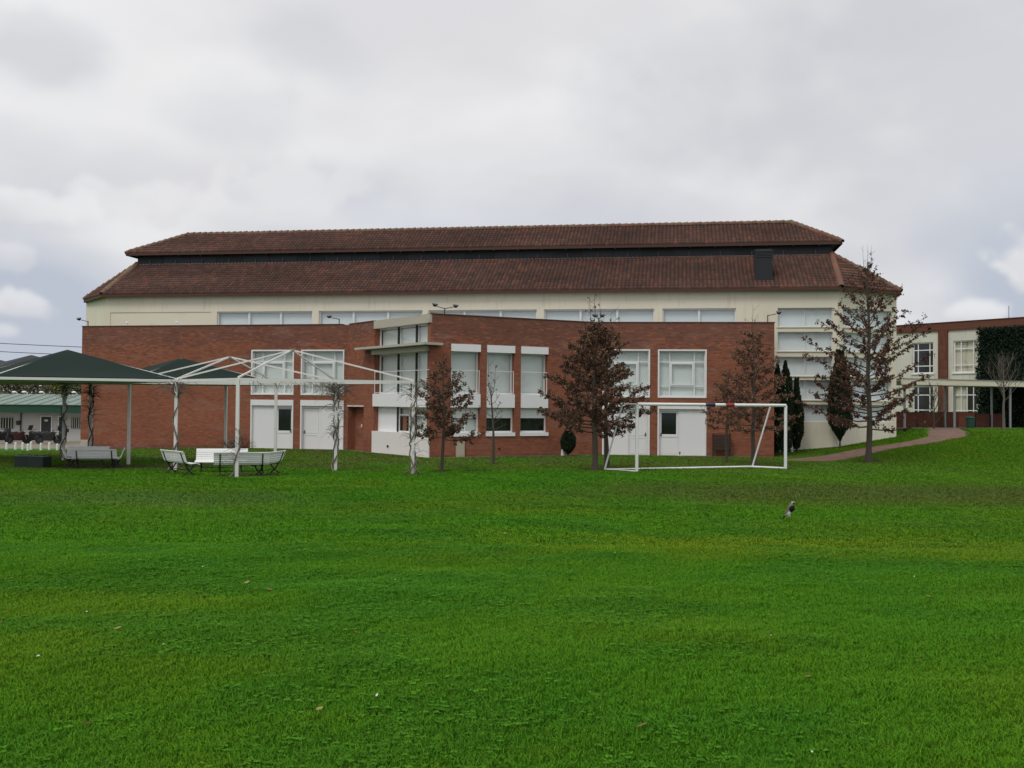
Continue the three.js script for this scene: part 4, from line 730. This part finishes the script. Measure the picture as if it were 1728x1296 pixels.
// cypresses: upright dark sprays packed along a core
function cypress(X, d, label, h, r, seed, o = {}) {
  const { stem = 0.15, tips = [[0, 0, 1]], shape = f => Math.sin(Math.PI * Math.pow(f, 0.55)) * (1 - 0.35 * f) + 0.06, cnt = 3200 } = o, R = rng(seed), t = thing('cypress', label, 'conifer', G(X, d, -0.02), 0, 'dark conifers along the walls'), pos = [], col = [];
  mesh('trunk', limb([V(0, 0, 0), V(0.01, stem + 0.2, 0), V(0, h * 0.8, 0)], 0.06, 0.02, 7), M.bark, t);
  for (let k = 0; k < cnt; k++) {
    const [tx, tz, th] = tips[k % tips.length], f = Math.pow(R(), 0.85), a = R() * 6.28, lump = 0.78 + 0.42 * fbm(a * 1.4 + seed, f * 9, 3), q = r * (tips.length > 1 && f > 0.4 ? 0.68 : 1) * shape(f) * Math.sqrt(0.25 + 0.75 * R()) * lump, y = stem + f * (h * th - stem), p = V(Math.cos(a) * q + tx * ss(0.2, 0.6, f), y, Math.sin(a) * q + tz * ss(0.2, 0.6, f)), s = 0.07 + 0.09 * R(), out = V(Math.cos(a + (R() - 0.5)) * 0.35, 1, Math.sin(a + (R() - 0.5)) * 0.35).normalize(), b = V(R() - 0.5, 0, R() - 0.5).normalize();
    const v = 0.7 + 0.7 * R(), c = R() < 0.12 ? [0.035, 0.04, 0.014] : [0.014, 0.028, 0.012];
    const e = p.clone().addScaledVector(out, s * 1.6), w = p.clone().addScaledVector(out, s * 0.7); pos.push(...p.toArray(), ...w.clone().addScaledVector(b, s * 0.32).toArray(), ...e.toArray(), ...p.toArray(), ...e.toArray(), ...w.addScaledVector(b, -s * 0.32).toArray()); for (let i = 0; i < 6; i++) col.push(c[0] * v, c[1] * v, c[2] * v);
  }
  mesh('crown', triGeo(pos, col), M.leaves, t);
}
cypress(2.7, 48.0, 'small teardrop conifer on a short stem against the brick wall', 1.25, 0.33, 41, { stem: 0.12, cnt: 2200, shape: f => Math.sin(Math.PI * Math.pow(f, 0.75)) * 0.95 + 0.05 });
cypress(13.45, 50.2, 'tall two tipped cypress at the right end of the brick wall', 4.6, 0.55, 42, { tips: [[-0.22, 0, 0.96], [0.17, 0, 1]], cnt: 5200, shape: f => 0.72 + 0.3 * Math.sin(Math.PI * f) - 0.75 * ss(0.72, 1.02, f) });
cypress(14.75, 52.2, 'slender cypress between the two larger cypresses', 3.75, 0.36, 43, { cnt: 3000, shape: f => (0.35 + ss(0, 0.25, f) * 0.65) * (1 - 0.85 * ss(0.35, 1, f)) });
cypress(17.0, 52.2, 'broad dark cypress on a bare stem before the cream wall', 5.0, 0.58, 44, { stem: 0.35, cnt: 5600, shape: f => ss(-0.02, 0.22, f) * (1 - 0.72 * ss(0.5, 1, f)) });
// white steps against the cream wall
{ const t = thing('metal_steps', 'small white metal steps between the cypresses by the cream wall', 'steps', G(14.15, 51.9), 0.1); for (let k = 0; k < 7; k++) mesh('tread', span(-0.32, 0.32, 0.1 + k * 0.14, 0.14 + k * 0.14, -0.1 - k * 0.06, 0.08 - k * 0.06), M.paint, t); for (const s of [-1, 1]) mesh('stringer', bar(V(s * 0.34, 0, 0.06), V(s * 0.34, 1.05, -0.42), 0.03, 0.06), M.metalgrey, t); }
// dark wooden rack by the wall
{ const p = F4.pt(6.2, ground(10.2, 49.4), 0.35), t = thing('wooden_rack', 'dark slatted wooden box on legs against the brick wall', 'rack', p, -Math.atan2(F4.ex.z, F4.ex.x));
  for (let k = 0; k < 5; k++) mesh('board', span(-0.4, 0.4, 0.36 + k * 0.145, 0.49 + k * 0.145, 0.1, 0.13), M.wood, t);
  for (const x of [-0.4, 0.4]) for (const z of [-0.12, 0.07]) mesh('leg', span(x - 0.03, x + 0.03, 0, 1.1, z - 0.03, z + 0.025), M.wood, t);
  mesh('side_panel', [span(-0.4, -0.38, 0.36, 1.07, -0.09, 0.04), span(0.38, 0.4, 0.36, 1.07, -0.09, 0.04)], M.wood, t); mesh('lid', span(-0.43, 0.43, 1.1, 1.13, -0.16, 0.14), M.wood, t); mesh('shelf', span(-0.37, 0.37, 0.33, 0.36, -0.1, 0.12), M.wood, t); }
{ const t = thing('low_spotlight', 'tiny white ground lamp at the foot of the white panel', 'lamp', F4.pt(4.2, ground(8.3, 49), 0.3)); mesh('base', span(-0.14, 0.14, 0, 0.05, -0.1, 0.1), M.paint, t); mesh('stem', cyl(V(0, 0.05, 0), V(0, 0.14, 0), 0.015), M.black, t); mesh('head', new THREE.CylinderGeometry(0.05, 0.03, 0.08, 8).translate(0, 0.17, 0), M.black, t); }
{ const t = thing('white_marker', 'small white block beside the teardrop conifer', 'marker', G(2.45, 48.3)); mesh('block', new THREE.CylinderGeometry(0.06, 0.09, 0.32, 8).translate(0, 0.16, 0), M.paint, t); mesh('foot', span(-0.12, 0.12, 0, 0.04, -0.12, 0.12), M.paint, t); }

// ------------------------------------------------------------------ right building
{
  const A = [26.5, 79.69], A0 = [29.0, 76.09], B = [34.59, 68.04], dir = [(B[0] - A0[0]) / 9.8, (B[1] - A0[1]) / 9.8], S = [A0[0] - dir[0] * 9, A0[1] - dir[1] * 9], E = [A0[0] + dir[0] * 20, A0[1] + dir[1] * 20];
  const F = frame(S, E), o = 9, t = thing('classroom_block', 'two storey cream building with brick parapet and ivy at the right', 'building');
  const wins = [[1.4, 3.09], [4.67, 6.46]], holes = [];
  for (const [a, b] of wins) holes.push([o + a, o + b, 4.88, 7.17], [o + a, o + b, 1.6, 3.95]);
  mesh('wall', F.to(wallGeo(rect(0, F.L, 0, 7.93), holes, 0.3)), M.offwhite, t);
  mesh('parapet', F.to(span(0, F.L, 7.93, 8.5, -0.3, 0.12)), M.brickOld, t); mesh('coping', F.to(span(-0.02, F.L, 8.502, 8.56, -0.35, 0.16)), M.coping, t);
  for (const u of [o + 3.56, o - 1.2, o + 11.5]) mesh('pilaster', F.to(span(u, u + 0.72, 0, 7.928, 0.002, 0.16)), M.brickOld, t);
  mesh('roof_slab', F.to(span(0, F.L, 7.9, 8.0, -12, -0.302)), M.concrete, t); mesh('back_wall', F.to(span(0, F.L, 0, 7.9, -12.2, -12)), M.offwhite, t); mesh('end_wall', F.to(span(0, 0.2, 0, 7.89, -11.99, -0.31)), M.offwhite, t);
  for (const [k, [a, b]] of wins.entries()) {
    const cur = k ? plaster([0.62, 0.58, 0.48], 0.1, 95, 3) : null;
    window_(F, t, o + a, o + b, 4.88, 7.17, { z: -0.1, fw: 0.08, cols: k ? [0.3, 0.82] : [0.24, 0.8], rows: [0.24, 0.75], bw: 0.07, mat: M.paint, dark: k === 0, blind: cur });
    window_(F, t, o + a, o + b, 1.6, 3.95, { z: -0.1, fw: 0.08, cols: k ? [0.3, 0.55, 0.82] : [0.24, 0.8], rows: [0.25, 0.72], bw: 0.07, mat: M.paint, dark: k ? (i, j) => i > 1 : true, blind: cur });
    mesh('window_sill', F.to(span(o + a - 0.08, o + b + 0.08, 4.8, 4.878, -0.1, 0.08)), M.paint, t);
  }
  mesh('aerial', F.to(cyl(V(o + 8.2, 8.55, -1), V(o + 8.2, 9.5, -1), 0.02)), M.charcoal, t);
  // ivy
  const R = rng(61), pos = [], col = [], t2 = thing('ivy', 'thick dark green ivy covering the right end of the cream building', 'ivy');
  const u0 = o + 6.55, u1 = o + 12;
  for (let k = 0; k < 26000; k++) { const u = lerp(u0, u1, R()), v = lerp(0.6, 7.98, R()), dep = 0.1 + 0.45 * R() * (0.4 + 0.9 * fbm(u * 1.2, v * 1.2, 4)); if (u < u0 + 0.25 * fbm(v * 2, 3, 2)) continue; const p = V(u, v, dep), s = 0.07 + 0.07 * R(), a = V(R() - 0.5, R() - 0.8, R() * 0.6).normalize(), b = V(R() - 0.5, R() - 0.5, R() - 0.5).cross(a).normalize(); const q = [p.clone(), p.clone().addScaledVector(a, s * 0.6).addScaledVector(b, s * 0.6), p.clone().addScaledVector(a, s * 1.2), p.clone().addScaledVector(a, s * 0.6).addScaledVector(b, -s * 0.6)].map(x => x.applyMatrix4(F.m)); const v2 = 0.6 + 0.9 * R(), c = [0.013 * v2, 0.026 * v2, 0.014 * v2]; for (const i of [0, 1, 2, 0, 2, 3]) { pos.push(...q[i].toArray()); col.push(...c); } }
  mesh('foliage', triGeo(pos, col), M.leaves, t2); mesh('stems', F.to([span(u0 + 0.2, u1, 0.6, 7.9, 0.02, 0.1)]), std(0.01, 0.016, 0.009, 0.95), t2);
}
{ // covered walkway
  const A = [23.9, 61.9], B = [35.0, 66.7], F = frame(A, B), t = thing('covered_walkway', 'covered walkway with cream fascia and grey posts before the right building', 'walkway');
  mesh('fascia', F.to(span(0, F.L, 3.78, 4.13, 0, 0.12)), M.cream, t); mesh('roof_deck', F.to(span(0, F.L, 4.0, 4.1, -2.2, -0.002)), M.metalgrey, t); mesh('back_fascia', F.to(span(0, F.L, 3.78, 4.12, -2.32, -2.202)), M.cream, t); mesh('roof_edge', F.to(span(-0.02, F.L + 0.02, 4.132, 4.17, -2.35, 0.16)), M.galv, t);
  for (const [u, w] of [[4.65, -0.2], [5.75, -2.0], [9.55, -0.2], [9.95, -2.0], [0.5, -0.2]]) { const p = F.pt(u, 0, w); mesh('post', cyl(V(p.x, ground(p.x, -p.z) - 0.1, p.z), V(p.x, 3.99, p.z), 0.075, 10), M.metalgrey, t); }
}
{ const F = frame([24.6, 64.9], [33.2, 68.2]), t = thing('low_brick_wall', 'low dark red brick garden wall behind the walkway posts', 'wall'); mesh('wall', F.to(wallGeo(rect(0, 5.2, 0.8, 2.02), [], 0.25)), M.brickOld, t); mesh('wall', F.to(wallGeo(rect(6.9, F.L, 0.8, 1.95), [], 0.25)), M.brickOld, t); mesh('coping', F.to([span(0, 5.2, 2.022, 2.08, -0.28, 0.03), span(6.9, F.L, 1.952, 2.0, -0.28, 0.03)]), M.coping, t);
  const pl = thing('brick_planter', 'lighter red brick pier block beside the green bin', 'planter'); mesh('body', F.to(wallGeo(rect(5.4, 6.8, 0.8, 2.05), [], 0.9)), M.brickA, pl); mesh('coping', F.to(span(5.36, 6.84, 2.052, 2.1, -0.93, 0.03)), M.coping, pl); }
{ const gm = std(0.012, 0.06, 0.04, 0.5), t = thing('waste_bin', 'dark green waste bin beside the walkway post', 'bin', G(28.95, 63.6)); mesh('body', new THREE.CylinderGeometry(0.28, 0.24, 0.68, 16).translate(0, 0.36, 0), gm, t); mesh('rim', new THREE.TorusGeometry(0.28, 0.03, 6, 18).rotateX(Math.PI / 2).translate(0, 0.7, 0), gm, t); mesh('lid', new THREE.CylinderGeometry(0.12, 0.27, 0.09, 16).translate(0, 0.76, 0), gm, t); }

// ------------------------------------------------------------------ low green-roofed building far left, with its yard
{
  const d = 85, y0 = ground(-40, 85), t = thing('green_roofed_building', 'low white building with pale green roof and dark green fascia', 'building', P(-44, d, y0)), X = x => x + 44, wall = plaster([0.5, 0.5, 0.49], 0.08, 101, 0.5);
  mesh('wall', span(-20, 14, 0, 2.6, -0.25, 0), wall, t, true); mesh('back_wall', span(-20, 14, 0, 2.6, -9.2, -9), wall, t, true); mesh('end_wall', span(13.8, 14, 0, 2.59, -8.99, -0.26), wall, t, true);
  mesh('fascia', span(-20.3, 14.3, 2.4, 3.05, 1.2, 1.26), std(0.006, 0.06, 0.03, 0.7), t); mesh('soffit', span(-20.3, 14.3, 2.42, 2.46, -0.2, 1.198), std(0.3, 0.3, 0.3), t);
  const sheets = []; for (let k = 0; k < 34; k++) { const s = mesh('roof_sheet', [bar(V(-19.8 + k, 3.06, 1.35), V(-19.8 + k, 3.95, -4.5), 0.985, 0.04), bar(V(-20.25 + k, 3.1, 1.35), V(-20.25 + k, 3.99, -4.5), 0.06, 0.06)], std(0.19, 0.25, 0.215, 0.7), t); }
  mesh('roof_back', bar(V(-3, 3.95, -4.5), V(-3, 3.06, -9.4), 34.4, 0.04), std(0.19, 0.25, 0.215, 0.7), t);
  for (const [a, b, l] of [[-39.65, -38.8, 1], [-38.15, -37.62, 0]]) { const dr = mesh('door', span(X(a), X(b), 0.05, 2.05, 0.002, 0.05), M.charcoal, t); if (l) mesh('door_sign', span(X(a) + 0.28, X(b) - 0.28, 1.65, 1.82, 0.05, 0.06), M.offwhite, dr); mesh('door_frame', [span(X(a) - 0.07, X(a), 0, 2.12, 0.002, 0.08), span(X(b), X(b) + 0.07, 0, 2.12, 0.002, 0.08), span(X(a), X(b), 2.05, 2.12, 0.002, 0.08)], M.paint, dr); }
  for (const [a, b, c, e] of [[-43.1, -41.95, 1.0, 2.0], [-37.15, -36.35, 1.05, 2.05], [-46.5, -45.2, 1.0, 2.0]]) { const w = mesh('window', [span(X(a), X(b), c, c + 0.06, 0.002, 0.06), span(X(a), X(b), e - 0.06, e, 0.002, 0.06), span(X(a), X(a) + 0.06, c + 0.06, e - 0.06, 0.002, 0.06), span(X(b) - 0.06, X(b), c + 0.06, e - 0.06, 0.002, 0.06)], M.metalgrey, t); mesh('pane', span(X(a) + 0.06, X(b) - 0.06, c + 0.06, e - 0.06, 0.003, 0.03), M.darkglass, w); for (let k = 1; k < 5; k++) mesh('window_bar', span(lerp(X(a), X(b), k / 5) - 0.02, lerp(X(a), X(b), k / 5) + 0.02, c + 0.06, e - 0.06, 0.032, 0.055), M.offwhite, w); }
  mesh('downpipe', cyl(V(X(-41.35), 0, 0.08), V(X(-41.35), 2.42, 0.08), 0.05), M.charcoal, t); mesh('pipe_box', span(X(-41.7), X(-41.42), 1.35, 1.7, 0.002, 0.2), M.charcoal, t);
  mesh('plinth', span(-20, 14, -0.3, 0.06, 0.002, 1.0), M.concrete, t, true);
}
structure('kerb', (() => { const g = []; for (let k = 0; k < 24; k++) { const x = -72 + k * 2; g.push(bar(P(x, 71, ground(x, 71) + 0.02), P(x + 1.99, 71, ground(x + 1.99, 71) + 0.02), 0.18, 0.16)); } return g; })(), std(0.36, 0.35, 0.33, 0.9), false);
for (const [px, d, s, l] of [[13, 70, 1, 'first from the left'], [28, 70, 1, 'second from the left'], [40, 70, 1, 'third from the left'], [49, 68.5, 0.85, 'shorter one set forward, fourth from the left'], [54, 70, 1.15, 'tallest, fifth from the left'], [71, 69.3, 1, 'sixth from the left'], [85, 70, 1.05, 'seventh from the left, near the crooked vine'], [98.5, 69.5, 0.9, 'rightmost, beside the crooked vine']]) {
  const X = (px - 864) / 1700 * d, t = thing('bollard', 'small white bollard by the yard kerb, ' + l, 'bollard', G(X, d), 0, 'white bollards along the yard kerb'); mesh('shaft', new THREE.CylinderGeometry(0.075, 0.085, 0.42 * s, 10).translate(0, 0.21 * s, 0), M.paint, t); mesh('cap', new THREE.SphereGeometry(0.078, 10, 6, 0, 6.3, 0, 1.57).translate(0, 0.42 * s, 0), M.paint, t);
}
// motorcycles parked before the low building
function motorbike(X, d, turn, label, o = {}) {
  const t = thing('motorcycle', label, 'motorcycle', G(X, d, 0.03), turn, 'motorcycles parked in the yard'), tank = o.tank || M.black;
  for (const x of [-0.62, 0.66]) { const w = mesh('wheel', new THREE.TorusGeometry(0.26, 0.06, 8, 20).translate(x, 0.32, 0), M.black, t); mesh('rim', new THREE.CylinderGeometry(0.2, 0.2, 0.03, 16).rotateX(Math.PI / 2).translate(x, 0.32, 0), M.charcoal, w); }
  const s = new THREE.Shape([[-0.75, 0.78], [-0.4, 0.62], [-0.3, 0.28], [0.28, 0.26], [0.42, 0.55], [0.5, 0.86], [0.34, 0.95], [0.05, 0.84], [-0.2, 0.76], [-0.7, 0.88]].map(p => new THREE.Vector2(...p)));
  mesh('body', new THREE.ExtrudeGeometry(s, { depth: 0.18, bevelEnabled: true, bevelSize: 0.03, bevelThickness: 0.04, bevelSegments: 2 }).translate(0, 0, -0.09), tank, t);
  mesh('seat', limb([V(-0.72, 0.9, 0), V(-0.4, 0.84, 0), V(0.0, 0.86, 0)], 0.09, 0.11, 8), M.black, t);
  mesh('fork', [cyl(V(0.66, 0.32, 0.09), V(0.42, 1.0, 0.07), 0.025), cyl(V(0.66, 0.32, -0.09), V(0.42, 1.0, -0.07), 0.025)], M.galv, t);
  mesh('handlebar', limb([V(0.28, 1.08, -0.36), V(0.4, 1.05, -0.15), V(0.4, 1.05, 0.15), V(0.28, 1.08, 0.36)], 0.018, 0.018, 6), M.black, t);
  mesh('headlight', new THREE.SphereGeometry(0.09, 10, 8).scale(0.8, 1, 1).translate(0.56, 0.9, 0), M.galv, t);
  mesh('fender', [new THREE.TorusGeometry(0.34, 0.04, 5, 12, 1.9).rotateZ(0.6).translate(-0.62, 0.32, 0), new THREE.TorusGeometry(0.34, 0.035, 5, 12, 1.6).rotateZ(0.9).translate(0.66, 0.32, 0)], tank, t);
  if (o.box) mesh('top_box', span(-0.95, -0.6, 0.92, 1.22, -0.2, 0.2), M.charcoal, t);
  if (o.screen) mesh('windscreen', new THREE.BoxGeometry(0.03, 0.4, 0.36).rotateZ(0.45).translate(0.46, 1.25, 0), M.charcoal, t);
}
motorbike(-40.0, 79, 1.2, 'dark motorcycle at the left edge under the barred window', {});
motorbike(-38.7, 79, 0.9, 'dark red motorcycle second from the left', { tank: std(0.05, 0.014, 0.016, 0.4), box: true });
motorbike(-37.6, 79.4, 2.6, 'black motorcycle with raised windscreen in the middle of the row', { screen: true });
motorbike(-36.3, 79.0, 0.35, 'black motorcycle lying lower in front of the dark door', {});
motorbike(-35.3, 79.2, 2.3, 'black motorcycle with top box nearest the crooked vine', { box: true, screen: true });
// lamps and trees behind the low building
for (const [px, d, l] of [[30, 100, 'white street lamp, left one above the green roof'], [47, 98, 'white street lamp with round head above the green roof, middle one'], [76, 99, 'white street lamp with curved head above the green roof'], [131, 97, 'white street lamp nearest the brick wall end']]) { const X = (px - 864) / 1700 * d, t = thing('street_lamp', l, 'lamp', G(X, d), 0, 'white street lamps behind the low building'), y = 4.2; mesh('pole', limb([V(0, 0, 0), V(0, y - 0.5, 0), V(-0.05, y - 0.1, 0), V(-0.25, y, 0)], 0.06, 0.04, 7), M.paint, t); mesh('head', new THREE.SphereGeometry(0.2, 12, 8).scale(1.2, 0.6, 1).translate(-0.35, y, 0), M.paint, t); }
function farTree(X, d, label, h, r, seed, pal) {
  const R = rng(seed), t = thing('far_tree', label, 'tree', G(X, d), 0, 'trees beyond the low building'), pos = [], col = []; mesh('trunk', limb([V(0, 0, 0), V(0.05, h * 0.3, 0), V(0, h * 0.7, 0)], 0.2, 0.08, 7), M.bark, t);
  for (let k = 0; k < 1500; k++) { const a = R() * 6.28, f = R(), q = r * Math.sqrt(R()) * Math.sin(Math.PI * lerp(0.15, 0.95, f)) * (0.6 + 0.7 * fbm(a * 1.5 + seed, f * 5, 3)), p = V(Math.cos(a) * q, h * (0.18 + 0.8 * f), Math.sin(a) * q), s = 0.18 + 0.2 * R(), u = V(R() - 0.5, R() - 0.5, R() - 0.5).normalize(), w = V(R() - 0.5, R() - 0.5, R() - 0.5).cross(u).normalize(), c = pal[Math.floor(R() * pal.length)], v = 0.7 + 0.6 * R(); for (const e of [p, p.clone().addScaledVector(u, s).addScaledVector(w, s * 0.5), p.clone().addScaledVector(u, s).addScaledVector(w, -s * 0.5)]) { pos.push(...e.toArray()); col.push(c[0] * v, c[1] * v, c[2] * v); } }
  mesh('crown', triGeo(pos, col), M.leaves, t);
}
{ const G1 = [[0.11, 0.12, 0.055], [0.13, 0.13, 0.06], [0.08, 0.09, 0.05]], G2 = [[0.15, 0.125, 0.075], [0.12, 0.105, 0.07], [0.1, 0.09, 0.06]], G3 = [[0.18, 0.18, 0.05], [0.14, 0.15, 0.05]], R = rng(8);
  const spots = [[-20, G1, 'dull green tree at the far left edge beyond the low building'], [8, G2, 'brownish tree left of the street lamps'], [35, G1, 'dull green tree between the left street lamps'], [60, G2, 'brownish tree between the middle street lamps'], [86, G3, 'yellowish green tree above the dark door'], [106, G3, 'yellowish green tree behind the crooked vine'], [128, G1, 'dull green tree by the brick wall end'], [150, G2, 'brownish tree hidden behind the brick wall end'], [-60, G2, 'brownish tree out at the left'], [-110, G1, 'dull green tree farther out at the left']];
  for (const [k, [px, pal, l]] of spots.entries()) { const d = 112 + R() * 8; farTree((px - 864) / 1700 * d, d, l, 5.4 + R() * 0.6, 2.5 + R() * 0.6, 200 + k, pal); } }
// overhead wires
for (const [y0, y1, l] of [[7.55, 7.0, 'upper thin overhead wire left of the hall'], [6.75, 6.3, 'lower thin overhead wire left of the hall']]) { const pts = []; for (let k = 0; k <= 20; k++) { const s = k / 20; pts.push(V(lerp(-75, -10, s), lerp(y0 + 1.2, y1 - 0.6, s) - 0.8 * Math.sin(Math.PI * s) + 0.55, -lerp(92, 92, s))); } tag(mesh('overhead_wire', limb(pts, 0.03, 0.03, 4), M.charcoal, scene), l, 'wire', 'overhead wires'); }

// ------------------------------------------------------------------ lapwing on the lawn
{
  const N = 64, mc = new MarchingCubes(N, M.leaves, false, false, 200000), half = N / 2, SC = 0.25; mc.isolation = 0;
  // joints in metres about (0, 0.2, 0); the bird faces +x
  const cap = (p, a, b, r0, r1) => { const ab = b.clone().sub(a), t = Math.max(0, Math.min(1, p.clone().sub(a).dot(ab) / ab.lengthSq())); return p.distanceTo(a.clone().addScaledVector(ab, t)) - lerp(r0, r1, t); };
  const sm = (a, b, k) => { const h = Math.max(0, Math.min(1, 0.5 + 0.5 * (b - a) / k)); return b + (a - b) * h - k * h * (1 - h); };
  const bones = [[V(0.04, 0.055, 0), V(-0.03, -0.03, 0), 0.066, 0.052], [V(-0.03, -0.03, 0), V(-0.1, -0.11, 0), 0.046, 0.016], [V(-0.095, -0.105, 0), V(-0.135, -0.155, 0), 0.015, 0.009], [V(0.042, 0.08, 0), V(0.058, 0.15, 0), 0.044, 0.026], [V(0.058, 0.158, 0), V(0.072, 0.165, 0), 0.031, 0.025], [V(0.09, 0.163, 0), V(0.128, 0.155, 0), 0.009, 0.003], [V(0.042, 0.178, 0), V(0.008, 0.195, 0), 0.006, 0.002], [V(0.0, -0.05, 0.025), V(0.0, -0.11, 0.028), 0.022, 0.009], [V(0.0, -0.05, -0.025), V(0.0, -0.11, -0.028), 0.022, 0.009]];
  for (let z = 0; z < N; z++) for (let y = 0; y < N; y++) for (let x = 0; x < N; x++) { const p = V((x - half) / half * SC, (y - half) / half * SC, (z - half) / half * SC); let d = 9; for (const [a, b, r0, r1] of bones) d = sm(cap(p, a, b, r0, r1), d, 0.022); mc.field[x + y * N + z * N * N] = -d; }
  mc.update();
  const n = mc.count !== undefined ? mc.count : mc.geometry.drawRange.count, pa = mc.positionArray.slice(0, n * 3), na = mc.normalArray.slice(0, n * 3), col = [];
  for (let i = 0; i < n; i++) { const x = pa[i * 3] * SC, y = pa[i * 3 + 1] * SC, z = pa[i * 3 + 2] * SC; pa[i * 3] = x; pa[i * 3 + 1] = y; pa[i * 3 + 2] = z;
    let c = [0.16, 0.12, 0.095];
    if (y < -0.1 && x < -0.07) c = [0.02, 0.02, 0.02]; else if (y > 0.128) { c = [0.3, 0.27, 0.25]; if (x > 0.076) c = y > 0.178 ? [0.5, 0.5, 0.48] : [0.02, 0.02, 0.02]; if (x > 0.102) c = [0.3, 0.08, 0.06]; if (x < 0.036 && y > 0.17) c = [0.015, 0.015, 0.015]; } else if (Math.hypot(x - 0.075, y - 0.04) < 0.072) c = [0.012, 0.012, 0.014]; else if (y < x * 1.1 - 0.0) c = [0.62, 0.62, 0.6];
    col.push(...c); }
  const g = new THREE.BufferGeometry(); g.setAttribute('position', new THREE.Float32BufferAttribute(pa, 3)); g.setAttribute('normal', new THREE.Float32BufferAttribute(na, 3)); g.setAttribute('color', new THREE.Float32BufferAttribute(col, 3)); g.translate(0, 0.2, 0);
  const t = thing('bird', 'small grey and white bird with black breast standing on the lawn', 'bird', G(5.56, 20.15, 0.0), -0.5); mesh('body', g, M.leaves, t);
  for (const s of [-1, 1]) { const l = mesh('leg', limb([V(0.0, 0.1, s * 0.028), V(-0.012, 0.05, s * 0.028), V(-0.012, 0.0, s * 0.03)], 0.005, 0.005, 6), std(0.25, 0.07, 0.06, 0.6), t); mesh('foot', [limb([V(-0.012, 0.004, s * 0.03), V(0.03, 0.002, s * 0.03)], 0.004, 0.002, 4), limb([V(-0.012, 0.004, s * 0.03), V(0.02, 0.002, s * 0.03 + 0.022)], 0.004, 0.002, 4), limb([V(-0.012, 0.004, s * 0.03), V(0.02, 0.002, s * 0.03 - 0.022)], 0.004, 0.002, 4)], std(0.2, 0.06, 0.05, 0.6), l); }
}

renderer.render(scene, camera);
